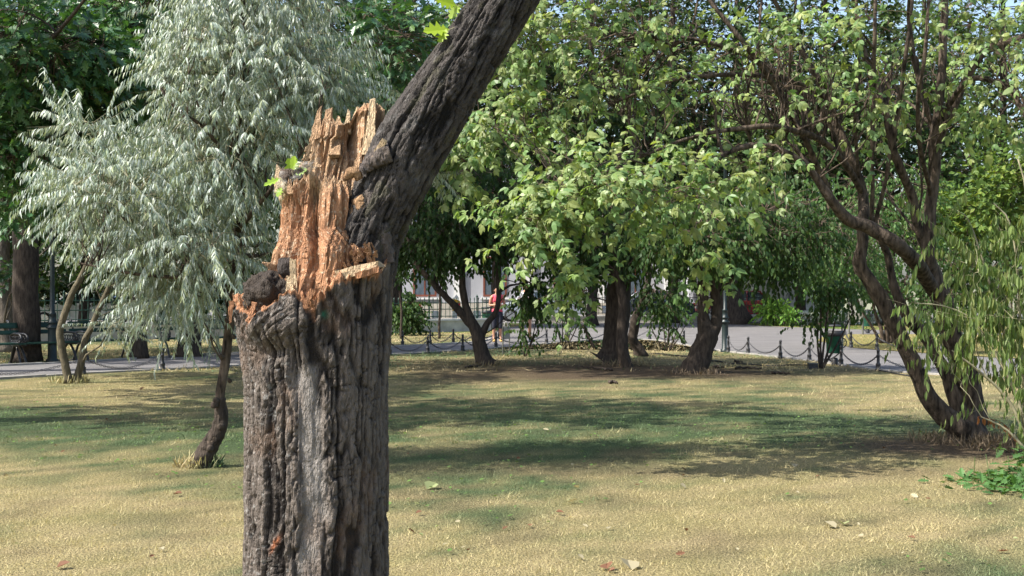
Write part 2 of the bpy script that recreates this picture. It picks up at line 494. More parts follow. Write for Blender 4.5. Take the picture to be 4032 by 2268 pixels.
# ------------------------------------------------------------------ grass blades
def scatter(n, y0, y1, seed, power=1.0, margin=0.4):
    r = rs(seed)
    y = y0 + (y1 - y0) * r.random(n) ** power
    x = (r.random(n) * 2 - 1) * (y * 0.378 + margin)
    return x, y, r
def grass(name, n, y0, y1, hmin, hmax, w, seed, keep, colf, power=1.0, label=None, z0=0.0):
    x, y, r = scatter(n, y0, y1, seed, power)
    k = keep(x, y); x, y = x[k], y[k]; n = len(x)
    s = soil_mask(x, y)
    clump = fbm(x * 3.1, y * 3.1, 0, seed + 3, 3) + .8 * sstep(.62, .75, fbm(x * 5.2, y * 5.2, 0, seed + 4, 2))
    hgt = (hmin + (hmax - hmin) * r.random(n) ** 2) * (0.55 + 0.9 * clump)
    az = r.random(n) * 2 * np.pi; lean = r.random(n) ** 0.45 * 1.5
    d = np.stack([np.cos(az) * np.sin(lean), np.sin(az) * np.sin(lean), np.cos(lean)], -1)
    a2 = r.random(n) * 2 * np.pi
    sd = np.stack([np.cos(a2), np.sin(a2), 0 * a2], -1) * (w * (0.6 + 0.8 * r.random(n)))[:, None]
    b = np.stack([x, y, np.full(n, z0 - 0.004)], -1)
    tip = b + d * hgt[:, None] - np.array([0, 0, 0.12]) * hgt[:, None]
    V = np.stack([b - sd * 1.15, b + sd * 1.15, tip], 1).reshape(-1, 3)
    V[:, 2] = np.maximum(V[:, 2], z0 - 0.004)
    o = np.arange(n)[:, None] * 3
    c = np.clip(colf(x, y, r.random(n)) * (0.75 + 0.6 * r.random((n, 1))), 0, 0.8)
    mb = MB(); mb.add(V, o + np.array([[0, 1, 2]]), np.repeat(c, 3, 0))
    ob = mb.obj(name, M['grass'])
    return tag(ob, label, "grass", kind="stuff")
def lawn_keep(x, y):
    r = rs(77).random(len(x))
    return poly_in(LAWN_POLY, x, y - 0.12) & (soil_mask(x, y) * 0.93 < r)
grass("grass", 270000, 7.2, 14.0, 0.010, 0.046, 0.0020, 1, lawn_keep, lawn_colour, 1.15, "short dry straw-coloured grass with green patches covering the lawn")
grass("grass", 120000, 14.0, 26.0, 0.015, 0.06, 0.0042, 2, lawn_keep, lawn_colour, 1.2, "short green and straw grass on the shaded middle of the lawn")
def far_keep(x, y):
    a = poly_in(LAWN_POLY, x, y - 0.12) & (soil_mask(x, y) * 0.9 < rs(5).random(len(x)))
    b = poly_in(np.vstack([FAR_EDGE + [0, 0.15], [FAR_EDGE[-1] + [0, 12]], [FAR_EDGE[0] + [0, 12]]]), x, y) & (y < 49)
    c = poly_in(ISLE, x, y)
    return a | b | c
grass("grass", 60000, 26.0, 49.0, 0.03, 0.12, 0.009, 3, far_keep, lambda x, y, r: np.where((vnoise(x * 0.7, y * 0.7, 0, 8) > 0.55)[:, None], GREEN * 1.3, STRAW * 0.85) * (0.7 + 0.5 * r[:, None]) , 1.1, "thin grass on the verges beside the path", 0.012)
grass("grass", 16000, 49.0, 63.0, 0.05, 0.16, 0.02, 4, lambda x, y: (y > np.interp(x, BED[:, 0], BED[:, 1]) + 0.2) & (x > BED[0, 0] + 0.2), lambda x, y, r: np.tile([0.13, 0.2, 0.05], (len(x), 1)) * (0.8 + 0.5 * r[:, None]), 1.0, "bright green grass in front of the silver flower bed")
# a dense low weed patch among the grass, and taller tufts
x, y, r = scatter(2600, 7.6, 19.0, 41, 1.0)
k = (green_mask(x, y) > 0.5) & poly_in(LAWN_POLY, x, y)
x, y = x[k], y[k]; n = len(x)
mb = MB()
az = r.random(n) * 6.28; L = 0.018 + 0.03 * r.random(n)
D = np.stack([np.cos(az), np.sin(az), 0.35 + 0 * az], -1); S = np.stack([-np.sin(az), np.cos(az), 0.2 * (r.random(n) - .5)], -1)
b0 = np.stack([x, y, 0.012 + 0.02 * r.random(n)], -1)
V = np.stack([b0, b0 + D * L[:, None] * .5 + S * L[:, None] * .45, b0 + D * L[:, None], b0 + D * L[:, None] * .5 - S * L[:, None] * .45], 1).reshape(-1, 3)
mb.add(V, np.arange(n)[:, None] * 4 + np.array([[0, 1, 2, 3]]), np.repeat(np.array([0.10, 0.17, 0.045]) * (0.7 + 0.7 * r.random((n, 1))), 4, 0))
tag(mb.obj("weeds", M['leaf_green']), "small broad green weed leaves among the lawn grass", "weeds", kind="stuff")

# ------------------------------------------------------------------ leaves and trees
LANCE = (np.array([[0, 0, 0], [.33, -1, .02], [.33, 1, .02], [.72, -.8, -.03], [.72, .8, -.03], [1, 0, -.13]], float),
         [np.array([[0, 1, 2], [3, 5, 4]]), np.array([[1, 3, 4, 2]])])
OVAL = (np.array([[0, 0, 0], [.32, -1, .06], [.36, 0, -.02], [.32, 1, .06], [.7, -.8, .02], [.72, 0, -.06], [.7, .8, .02], [1, 0, -.14]], float),
        [np.array([[0, 1, 2], [0, 2, 3], [4, 7, 5], [5, 7, 6]]), np.array([[1, 4, 5, 2], [2, 5, 6, 3]])])
DIAMOND = (np.array([[0, 0, 0], [.45, -1, .05], [1, 0, -.08], [.45, 1, .05]], float), [np.array([[0, 1, 2], [0, 2, 3]])])
_o = [(0, .02), (.14, .22), (.2, .62), (.3, .30), (.42, 1.0), (.52, .42), (.68, .95), (.74, .36), (.88, .46), (1, 0)]
OAK = (np.array([[a, -b, .10 * abs(b)] for a, b in _o] + [[a, b, .10 * abs(b)] for a, b in _o[:-1]] + [[a, 0, 0] for a, _ in _o[1:-1]], float), None)
_f = []
for _i in range(9):                       # lobed outline: halves as quads/tris to the midrib
    l0, l1 = _i, _i + 1
    m0 = 19 + _i - 1 if _i > 0 else None
    m1 = 19 + _i if _i < 8 else 9
    r0, r1 = 10 + _i, (10 + _i + 1 if _i < 8 else 9)
    if m0 is None:
        _f += [(l0, l1, m1), (r0, m1, r1)]
    elif _i == 8:
        _f += [(l0, 9, m0), (r0, m0, 9)]
    else:
        _f += [(l0, l1, m1), (l0, m1, m0), (r0, m1, r1), (r0, m0, m1)]
OAK = (OAK[0], [np.array(_f)])
_p = [(0, .02), (.2, .60), (.31, .30), (.44, 1.0), (.54, .42), (.70, .92), (.78, .34), (1, 0)]
OAK_LO = (np.array([[a, -b, .10 * abs(b)] for a, b in _p] + [[a, b, .10 * abs(b)] for a, b in _p[1:-1]], float),
          [np.array([list(range(8)), [0] + [7] + list(range(13, 7, -1))])])

def emit_leaves(mb, tmpl, pos, D, Nn, L, W, col, bend=0.0):
    T, F = tmpl; n = len(pos); K = len(T)
    D = norm(D); S = norm(np.cross(D, Nn)); Nn = np.cross(S, D)
    L = np.broadcast_to(L, (n,)); W = np.broadcast_to(W, (n,))
    V = pos[:, None] + D[:, None] * (T[:, 0][None, :, None] * L[:, None, None]) + S[:, None] * (T[:, 1][None, :, None] * W[:, None, None]) \
        + Nn[:, None] * (T[:, 2][None, :, None] * L[:, None, None])
    if np.any(bend):
        bd = np.broadcast_to(bend, (n,))
        V[..., 2] -= (T[:, 0] ** 2)[None] * (bd * L)[:, None]
    o = np.arange(n)[:, None]
    fs = [((o * K)[:, :, None] + f[None]).reshape(-1, f.shape[1]) for f in F]
    mb.add(V.reshape(-1, 3), fs, np.repeat(col, K, 0))

def palm(mb, pos, D, Nn, L, col, r, tmpl=OVAL):
    """hand-shaped compound leaves: five leaflets round the end of a stalk"""
    n = len(pos); D = norm(D); S = norm(np.cross(D, Nn)); Nn = np.cross(S, D)
    for a, f in ((-1.5, .66), (-.8, .88), (0, 1.0), (.8, .88), (1.5, .66)):
        an = a + r.normal(0, .2, n); f = f * np.where((abs(a) > 1) & (r.random(n) < .4), .02, .7 + .45 * r.random(n))
        d = np.cos(an)[:, None] * D + np.sin(an)[:, None] * S - Nn * (0.05 + .55 * r.random(n))[:, None]
        emit_leaves(mb, tmpl, pos + D * (L * .12)[:, None], d, Nn + S * (np.sin(an) * .3)[:, None], L * f, L * f * (.20 + .09 * r.random(n)), col * (0.9 + .2 * r.random((n, 1))), .1)

STYLE = {
    'silver': dict(n=33, Ls=.46, L=(.045, .085), W=.0058, tmpl=LANCE, sag=.10, col=[(.285, .345, .295), (.38, .43, .385), (.20, .265, .205), (.27, .315, .19)], mat='leaf_silver', twig='twig_pale'),
    'palm': dict(n=7, Ls=.46, L=(.055, .102), W=.24, tmpl=OVAL, sag=.06, col=[(.20, .29, .095), (.26, .345, .135), (.14, .24, .085), (.27, .32, .11)], mat='leaf_light', twig='twig'),
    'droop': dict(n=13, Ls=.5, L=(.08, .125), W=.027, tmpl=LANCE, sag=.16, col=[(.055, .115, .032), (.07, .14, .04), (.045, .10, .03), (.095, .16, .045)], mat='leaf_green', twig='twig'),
    'oak': dict(n=7, Ls=.45, L=(.14, .22), W=.062, tmpl=OAK_LO, sag=.08, col=[(.035, .085, .03), (.05, .11, .04), (.04, .10, .045), (.07, .13, .035)], mat='leaf_dark', twig='twig'),
    'far': dict(n=11, Ls=.9, L=(.17, .30), W=.075, tmpl=DIAMOND, sag=.12, col=[(.05, .10, .03), (.065, .125, .035), (.04, .085, .03), (.09, .14, .04)], mat='leaf_green', twig='twig'),
    'hang': dict(n=14, Ls=.55, L=(.08, .135), W=.0145, tmpl=OVAL, sag=.22, col=[(.16, .23, .075), (.20, .27, .09), (.13, .20, .06), (.24, .28, .10)], mat='leaf_light', twig='twig_pale'),
}

def bez(a, b, c, n):
    t = np.linspace(0, 1, n)[:, None]
    return a * (1 - t) ** 2 + 2 * b * t * (1 - t) + c * t ** 2

SPRAY = [0.0]
def in_vol(v, n, r, shell=2.4):
    px, py, d, rx, ry, rd = v[:6]
    q = norm(r.normal(size=(n, 3))) * (r.random(n) ** (1 / shell))[:, None]
    c = P(px, py, d); k = d / F_PX
    f = lambda R: np.maximum(R - .5 * SPRAY[0], .4 * R)
    return c + q * np.array([f(rx * k), f(rd), f(ry * k)]), q

def nearest(pts, q):
    out = np.empty(len(q), int)
    for i in range(0, len(q), 500):
        dd = ((q[i:i + 500, None] - pts[None]) ** 2)
        out[i:i + 500] = (dd[..., 0] + dd[..., 1] + dd[..., 2]).argmin(1)
    return out

def leaf_variants(style, r):
    st = STYLE[style]; out = []
    for k in range(8):
        mb = MB(); c = np.array([st['col'][k % 4]]) * r.uniform(.85, 1.15)
        o = np.zeros((1, 3)); D = np.array([[1., 0, 0]]); Nn = np.array([[0, 0, 1.]])
        if style == 'palm':
            palm(mb, o, D, Nn, np.array([1.0]), c, r)
        else:
            emit_leaves(mb, st['tmpl'], o, D, Nn, 1.0, st['W'] / (sum(st['L']) / 2), c)
        out.append(mb.mesh("leaf", M[st['mat']]))
    return out

def build_tree(name, label, cat, base, stems, vols, style, bark, seed, sides=10, rough=0.12, parts=0, limb_r=.016, group=None, limbs_per=10, col_mul=1.0, twig_r=.0035,
               part_keep=None, seglen=.08, down=0.0):
    r = rs(seed); st = STYLE[style]; SPRAY[0] = st['Ls']
    root = thing(name, label, cat, base, group)
    trunk = MB(); skel = []; skr = []
    for s in stems:
        pts = np.array([[*P(a[0], a[1], a[2]), a[3] * a[2] / F_PX] for a in s], float)
        ln = np.linalg.norm(np.diff(pts[:, :3], axis=0), axis=1).sum()
        n = max(6, min(70, int(ln / seglen)))
        q = spline(pts, n)
        jit = (np.stack([fbm(q[:, 2] * 2.2 + k * 9.3, q[:, 0] * 2.2, q[:, 1], seed + k, 3) for k in range(3)], -1) - .5) * np.minimum(q[:, 3:4] * .9 + .02, .09)
        jit[0] = 0
        q[:, :3] += jit
        trunk = MB(); trunk.tube(q[:, :3], np.maximum(q[:, 3], .004), max(5, int(sides * min(1, .45 + q[0, 3] * 6))), rough=rough, seed=seed, cap=True)
        skel.append(q[1:, :3]); skr.append(np.maximum(q[1:, 3], .004))
        trunk.obj("trunk" if len(skel) == 1 else "stem", M[bark], root, smooth=True)
    skp = np.vstack(skel); skr = np.concatenate(skr)
    tw = MB(); br = MB(); crown = MB(); LP = []
    for v in vols:
        ns = int(v[6]); nl = max(2, ns // limbs_per) + (int(v[7]) if len(v) > 7 else 0)
        tgt, q = in_vol(v, nl, r, 1.6)
        new = []
        for i in range(nl):
            up = skp + np.array([0, 0, .35 * np.linalg.norm(tgt[i] - P(*v[:3])) + .4])
            cand = ((up - tgt[i]) ** 2).sum(1) * (.35 + 1.6 * r.random(len(skp)))
            k = cand.argmin(); a = skp[k]
            mid = (a + tgt[i]) / 2 + np.array([r.normal(0, .24), r.normal(0, .2), .10 + .25 * r.random()]) * np.linalg.norm(tgt[i] - a)
            nseg = 7; pth = bez(a, mid, tgt[i], nseg)
            pth[1:-1] += r.normal(0, .018, (nseg - 2, 3)) * np.linalg.norm(tgt[i] - a) ** .5
            rr = np.linspace(min(limb_r * (.35 + .9 * r.random() ** 2), skr[k] * .8), limb_r * .16, nseg)
            br.tube(pth, rr, 4 if limb_r > .02 else 5, cap=False); new.append((pth[2:], rr[2:]))
        if new:
            skp = np.vstack([skp] + [a for a, _ in new]); skr = np.concatenate([skr] + [b for _, b in new])
        e, q = in_vol(v, ns, r)
        idx = nearest(skp, e)
        out = norm(q + np.array([0, 0, .15 - down]) + r.normal(0, .45, q.shape))
        for i in range(ns):
            a = skp[idx[i]]; dist = np.linalg.norm(e[i] - a)
            mid = (a + e[i]) / 2 + np.array([0, 0, .14 * dist]) + r.normal(0, .05, 3) * dist
            end = e[i] + out[i] * st['Ls'] * .8 - np.array([0, 0, st['sag'] * .64])
            if style in ('silver', 'palm', 'hang'):
                tw.tube(np.vstack([bez(a, mid, e[i], 4), end]), np.array([1.6, 1.3, 1.1, .9, .45]) * twig_r, 3, cap=False)
            else:
                tw.tube(np.vstack([a, e[i], end]), np.array([1.5, 1., .45]) * twig_r, 3, cap=False)
        n = st['n']
        t = (np.arange(n)[None] + r.random((ns, n)) * .7) / n
        Ls = st['Ls'] * (.7 + .6 * r.random((ns, 1)))
        pos = e[:, None] + out[:, None] * (t * Ls)[..., None]; pos[..., 2] -= st['sag'] * t ** 2
        pos = pos.reshape(-1, 3)
        od = np.repeat(out, n, 0); NL = len(pos)
        sgn = np.tile(np.where(np.arange(n) % 2, 1., -1.), ns)[:, None]
        side = norm(np.cross(od, np.array([0, 0, 1.])) + 1e-6) * sgn
        L = st['L'][0] + (st['L'][1] - st['L'][0]) * r.random(NL)
        ci = np.array(st['col'])
        tone = .8 + .4 * np.repeat(r.random(ns), n)
        col = ci[r.integers(0, len(ci), NL)] * (tone * (.85 + .3 * r.random(NL)))[:, None] * col_mul
        dn = np.array([0, 0, -1.])
        if style == 'silver':
            D = norm(od * .5 + side * .45 + dn * (.8 + .7 * r.random((NL, 1))) + r.normal(0, .16, (NL, 3))); Nn = norm(-side * .3 + od * .3 + r.normal(0, .5, (NL, 3)) + np.array([0, -.3, .5]))
        elif style in ('droop', 'hang'):
            D = norm(od * .25 + side * .3 + dn * (1.0 if style == 'droop' else 2.6) + r.normal(0, .2, (NL, 3))); Nn = norm(r.normal(0, 1, (NL, 3)) * np.array([1, 1, .25]) + np.array([0, -.5, .25]))
        elif style == 'palm':
            D = norm(od * .6 + side * .6 + dn * .25 + r.normal(0, .25, (NL, 3))); Nn = norm(np.array([-.55, -.75, .8]) + r.normal(0, .38, (NL, 3)))
        else:
            D = norm(od * .7 + side * .5 + dn * .45 + r.normal(0, .3, (NL, 3))); Nn = norm(np.array([0, -.2, .8]) + r.normal(0, .6, (NL, 3)))
        LP.append((pos, D, Nn, L, col))
    br.F and tag(br.obj("branches", M[bark], root, smooth=True), kind="stuff")
    tw.F and tag(tw.obj("twigs", M[st['twig']], root), kind="stuff")
    pos, D, Nn, L, col = (np.concatenate([x[k] for x in LP]) for k in range(5))
    if parts:
        px = CX + pos[:, 0] / pos[:, 1] * F_PX; py = CY - (pos[:, 2] - CAM_H) / pos[:, 1] * F_PX
        ok = (px > 30) & (px < 4000) & (py > 20) & (py < 2200)
        if part_keep: ok &= part_keep(px, py)
        score = np.where(ok, L / pos[:, 1], 0)
        pick = np.argsort(-score)[:parts]
        var = leaf_variants(style, r)
        Dn = norm(D[pick]); S = norm(np.cross(Dn, Nn[pick])); NN = np.cross(S, Dn)
        bs = np.array(root["_base"])
        for j, i in enumerate(pick):
            o = bpy.data.objects.new("leaf", var[j % 8]); COL.objects.link(o); o.parent = root
            sc = L[i]
            mt = Matrix(((Dn[j, 0] * sc, S[j, 0] * sc, NN[j, 0] * sc, pos[i, 0] - bs[0]), (Dn[j, 1] * sc, S[j, 1] * sc, NN[j, 1] * sc, pos[i, 1] - bs[1]),
                         (Dn[j, 2] * sc, S[j, 2] * sc, NN[j, 2] * sc, pos[i, 2] - bs[2]), (0, 0, 0, 1)))
            o.matrix_basis = mt
        keep = np.ones(len(pos), bool); keep[pick] = False
        pos, D, Nn, L, col = pos[keep], D[keep], Nn[keep], L[keep], col[keep]
    if style == 'palm':
        palm(crown, pos, D, Nn, L, col, r, LANCE)
    else:
        emit_leaves(crown, st['tmpl'], pos, D, Nn, L, st['W'] * L / (sum(st['L']) / 2), col, .12 if style == 'silver' else 0)
    tag(crown.obj("crown", M[st['mat']], root), kind="stuff")
    return root

# ------------------------------------------------------------------ the broken tree in the foreground
D0 = 4.4
KP = D0 / F_PX
def X0(px): return (np.asarray(px, float) - CX) * KP
def Z0(py): return CAM_H - (np.asarray(py, float) - CY) * KP
def PYZ(z): return CY - (np.asarray(z, float) - CAM_H) / KP
broken = thing("broken_tree", "thick furrowed trunk broken open at the top, splintered orange wood, one limb leaning right", "tree", (X0(1247), D0, 0))

def bark_height(u, v, seed, lo=1.0):
    """furrowed bark relief 0..1: u round the trunk (m), v along it (m)"""
    wx = (fbm(u * 11, v * 4.2, 0, seed + 1, 3) - .5) * 0.026 + (fbm(u * 40, v * 22, 0, seed + 2, 2) - .5) * .008
    a = vnoise((u + wx) * 19 * lo, v * 1.3 * lo, 0, seed)
    b = vnoise((u + wx * 1.4) * 40 * lo, v * 3.2 * lo, 3.1, seed + 7)
    e = vnoise((u + wx * 1.2) * 75 * lo, v * 11.0 * lo, 5.1, seed + 9)
    c = fbm(u * 105, v * 36, 0, seed + 13, 3)
    fa = sstep(.20, .04, np.abs(2 * a - 1)); fb = sstep(.22, .05, np.abs(2 * b - 1)); fe = sstep(.28, .05, np.abs(2 * e - 1))
    x = vnoise(u * 26 + 7, v * 44 * lo + 5 * wx, 9.0, seed + 11); fx = sstep(.14, .03, np.abs(2 * x - 1)) * sstep(.45, .7, vnoise(u * 30, v * 9, 2.0, seed + 12))
    return np.clip(.94 - .64 * fa - .48 * fb - .30 * fe - .30 * fx + .66 * (c - .5), 0, 1)

def rim_tube(th, zrows, xl, xr, yc, hd, rimz, z0, disp, colf, inner):
    """upright body with its own rim height for every direction; disp adds relief along the outward normal.
    inner: list of (scale, dz, colour) rings that close the broken top"""
    na = len(th); L = rimz(th)
    v = np.asarray(zrows)[:, None]
    Zg = z0 + v * (L[None] - z0)
    py = PYZ(Zg)
    l, r_ = X0(xl(py)), X0(xr(py))
    cx, hw = (l + r_) / 2, (r_ - l) / 2
    ct, sn = np.cos(th)[None], np.sin(th)[None]
    HD = hd(py)
    nx, ny = ct / np.maximum(hw, 1e-3), sn / np.maximum(HD, 1e-3)
    nl = np.sqrt(nx ** 2 + ny ** 2); nx, ny = nx / nl, ny / nl
    X = cx + hw * ct; Y = yc + HD * sn
    dd = disp(np.broadcast_to(th[None], X.shape), X, Y, Zg)
    Xd, Yd = X + nx * dd, Y + ny * dd
    rows = [np.stack([Xd, Yd, Zg], -1)]
    cols = [colf(np.broadcast_to(th[None], X.shape), X, Y, Zg, dd)]
    lx, ly, lz, lcx, lcy = Xd[-1], Yd[-1], Zg[-1], cx[-1], yc
    rr = rs(8)
    for k, (s, dz, c) in enumerate(inner):
        nz = (fbm(th * 9, np.full(na, k * 3.3), 0, 70 + k, 3) - .5)
        zz = lz * (1 - (1 - s) ** 2 * .8) + ((1 - s) ** 2 * .8) * lz.mean() + dz + nz * .035
        rows.append(np.stack([lcx + (lx - lcx) * s, lcy + (ly - lcy) * s, zz], -1)[None])
        cols.append(np.broadcast_to(np.array(c) * (.7 + .6 * rr.random((na, 1))), (na, 3))[None])
    V = np.concatenate(rows, 0); C = np.concatenate(cols, 0)
    nr = V.shape[0]
    i = np.arange(nr - 1)[:, None] * na; j = np.arange(na)[None]; j2 = (j + 1) % na
    F = np.stack([i + j, i + j2, i + na + j2, i + na + j], -1).reshape(-1, 4)
    return V.reshape(-1, 3), F, C.reshape(-1, 3)

def interp(xs, ys):
    xs, ys = np.array(xs, float), np.array(ys, float)
    return lambda q: np.interp(q, xs, ys)

BARK_D, BARK_M, BARK_L = np.array([.018, .014, .012]), np.array([.132, .110, .093]), np.array([.235, .212, .192])
ORANGE, TAN, PALE, ROT = np.array([.37, .18, .092]), np.array([.43, .275, .16]), np.array([.56, .42, .265]), np.array([.05, .035, .026])

# trunk
tl = interp([380, 1150, 1200, 1260, 1330, 1420, 1500, 1600, 1900, 2300, 2800, 3000, 3100], [935, 928, 930, 940, 950, 962, 972, 974, 972, 968, 945, 900, 850])
tr = interp([380, 1000, 1100, 1250, 1350, 1450, 1600, 1900, 2300, 2800, 3000, 3100], [1540, 1550, 1543, 1538, 1533, 1528, 1522, 1522, 1526, 1550, 1600, 1650])
rim_x = interp([920, 950, 985, 1020, 1060, 1100, 1140, 1180, 1215, 1250, 1280, 1310, 1345, 1385, 1440, 1490, 1515, 1540, 1560],
               [1190, 1196, 1216, 1236, 1236, 1212, 1182, 1153, 1148, 1170, 1178, 1146, 1118, 1096, 1083, 1078, 1060, 960, 900])
def trunk_rim(th):
    px = 1240 + 305 * np.cos(th)
    front = np.sin(th) < 0
    y = np.where(front, rim_x(px), 1090 + 60 * np.cos(th - np.pi) * (np.cos(th) < 0))
    w = sstep(-.25, .1, np.sin(th))
    y = rim_x(px) * (1 - w) + (1085 + 80 * sstep(.2, 1, -np.cos(th))) * w
    jag = (fbm(th * 26, 0, 0, 31, 3) - .5) * 34 * (px < 1500)
    return Z0(y + jag)
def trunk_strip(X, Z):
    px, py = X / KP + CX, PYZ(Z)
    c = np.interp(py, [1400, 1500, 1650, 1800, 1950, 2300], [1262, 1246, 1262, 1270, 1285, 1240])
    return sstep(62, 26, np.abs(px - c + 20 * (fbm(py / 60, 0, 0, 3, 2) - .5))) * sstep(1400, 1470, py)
def trunk_disp(th, X, Y, Z):
    px, py = X / KP + CX, PYZ(Z)
    u = th * .23
    fold = np.exp(-(((px - 1105) / 170) ** 2 + ((py - 1265) / 75) ** 2)) * (np.sin(th) < .3)
    # swollen lip: wrinkles run diagonally
    ud = u * .75 + (Z - 1.5) * .62; vd = (Z - 1.5) * .75 - u * .62
    h = bark_height(u, Z, 200, 1.3) * (1 - np.clip(fold * 1.3, 0, 1)) + bark_height(vd * 1.0 + 3, ud * .8, 240, .85) * np.clip(fold * 1.3, 0, 1)
    st = trunk_strip(X, Z)
    right = sstep(1330, 1420, px)
    amp = .023 * (1 - .85 * st) * (1 - .2 * right) * (1 + .5 * np.clip(fold, 0, 1))
    d = (h - .7) * amp
    d += st * (-.010 + .004 * (ridge(u * 30, Z * 14, 0, 8, 2) - .5))
    d += fold * .026
    notch = np.exp(-(((px - 1125) / 55) ** 2 + ((py - 1372) / 34) ** 2)) + .8 * np.exp(-(((px - 1205) / 22) ** 2 + ((py - 1420) / 80) ** 2))
    d -= notch * .032 * (np.sin(th) < .3)
    d += .005 * (fbm(u * 7, Z * 4, 0, 77, 3) - .5) * 2
    return d
def trunk_col(th, X, Y, Z, dd):
    px, py = X / KP + CX, PYZ(Z)
    u = th * .23
    h = bark_height(u, Z, 200, 1.3)
    f = sstep(.15, .9, h)[..., None]
    c = BARK_D * (1 - f) + BARK_M * f
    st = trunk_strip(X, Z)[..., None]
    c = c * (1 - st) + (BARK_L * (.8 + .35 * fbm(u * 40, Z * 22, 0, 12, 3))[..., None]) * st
    sp = (sstep(.72, .8, fbm(u * 120, Z * 100, 0, 14, 2)) * (px < 1200))[..., None]
    c = c * (1 - sp * .6) + np.array([.34, .33, .31]) * sp * .6
    br = sstep(.55, .75, fbm(u * 14, Z * 8, 0, 17, 3))[..., None] * .35
    c = c * (1 - br) + np.array([.15, .09, .055]) * br
    # torn inner bark just below the rim
    rim = trunk_rim(th[0])[None]
    wid = .010 + .055 * np.exp(-((px - 1270) / 45) ** 2) + .02 * np.exp(-((px - 1440) / 70) ** 2) + .03 * np.exp(-((px - 1045) / 14) ** 2) + .05 * np.exp(-((px - 925) / 16) ** 2)
    near = sstep(0, 1, 1 - (rim - Z) / (wid * (.5 + 1.0 * fbm(th * 20, Z * 40, 0, 3, 2))))[..., None]
    near = np.clip(near * 1.8, 0, 1)
    c = c * (1 - near) + ORANGE * (.7 + .5 * fbm(u * 90, Z * 90, 0, 5, 2))[..., None] * near
    dot = np.exp(-(((px - 1316) / 11) ** 2 + ((py - 1234) / 12) ** 2))[..., None] * (np.sin(th) < 0)[..., None]
    dot = np.clip(dot * 1.5 * fbm(u * 120, Z * 120, 0, 6, 2)[..., None], 0, 1)
    c = c * (1 - dot) + np.array([.02, .22, .12]) * dot
    s2 = np.clip(np.exp(-(((px - 1125 - (py - 2095) * -.5) / 9) ** 2 + ((py - 2095) / 26) ** 2)) * 1.6, 0, 1)[..., None]
    return c * (1 - s2) + np.array([.30, .11, .05]) * s2
na = 370
th = np.linspace(-np.pi, np.pi, na, endpoint=False) 
th = th + .45 * np.sin(2 * th) * 0          # even columns
rows = np.concatenate([np.linspace(0, .38, 16, endpoint=False), np.linspace(.38, 1, 340)])
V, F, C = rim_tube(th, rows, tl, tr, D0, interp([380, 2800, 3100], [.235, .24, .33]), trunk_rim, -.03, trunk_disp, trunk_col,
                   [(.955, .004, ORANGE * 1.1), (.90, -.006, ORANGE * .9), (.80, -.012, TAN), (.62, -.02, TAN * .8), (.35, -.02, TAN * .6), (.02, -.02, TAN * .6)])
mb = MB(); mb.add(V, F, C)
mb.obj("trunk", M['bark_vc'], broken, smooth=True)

# living limb leaning to the right; goes on above the frame
def bark_tube(spine_px, n, na, seed, amp, dark=1.0, lo=1.0, cap=True):
    s = np.array([[*P(a, b, D0), c * KP] for a, b, c in spine_px]); s[:, 1] = D0 + np.array([p[3] if len(p) > 3 else 0 for p in spine_px]) if False else s[:, 1]
    q = spline(s, n); pts = q[:, :3]; rad = q[:, 3]
    t = norm(np.gradient(pts, axis=0)); a = norm(np.cross(t, np.array([0, 1., 0]))); b = np.cross(t, a)
    th = np.linspace(0, 2 * np.pi, na, endpoint=False)
    arc = np.concatenate([[0], np.cumsum(np.linalg.norm(np.diff(pts, axis=0), axis=1))])
    U = th[None] * .125 + 0 * arc[:, None]; W = arc[:, None] + 0 * U
    tw_ = U + W * .10
    h = bark_height(tw_, W * 1.1, seed, lo)
    d = (h - .7) * amp + .004 * (fbm(U * 8, W * 4, 0, seed + 3, 2) - .5) * 2
    ring = np.cos(th)[None, :, None] * a[:, None] + np.sin(th)[None, :, None] * b[:, None]
    V = pts[:, None] + ring * (rad[:, None] + d)[..., None]
    f = sstep(.15, .9, h)[..., None]
    c = (BARK_D * .75 * (1 - f) + np.array([.105, .091, .083]) * f) * dark
    gl = sstep(.62, .76, fbm(U * 30, W * 20, 0, seed + 9, 3))[..., None]
    c = c * (1 - gl * .4) + np.array([.26, .25, .235]) * gl * .4 * dark
    mo = sstep(.66, .74, fbm(U * 22, W * 12, 0, seed + 21, 3))[..., None]
    c = c * (1 - mo * .2) + np.array([.12, .12, .05]) * mo * .2
    return V, c, q
limb_px = [(1330, 1330, 170), (1345, 1180, 185), (1395, 1030, 165), (1450, 900, 142), (1520, 770, 135), (1612, 580, 141), (1700, 440, 133), (1800, 285, 124), (1900, 135, 117), (1991, 0, 111), (2150, -240, 106), (2420, -700, 95), (2700, -1250, 80)]
V, c, limb_q = bark_tube(limb_px, 390, 195, 300, .018, .55, 1.5)
mb = MB(); n_, na_ = V.shape[:2]
i = np.arange(n_ - 1)[:, None] * na_; j = np.arange(na_)[None]; j2 = (j + 1) % na_
mb.add(V.reshape(-1, 3), np.stack([i + j, i + j2, i + na_ + j2, i + na_ + j], -1).reshape(-1, 4), c.reshape(-1, 3))
mb.obj("limb", M['bark_vc'], broken, smooth=True)

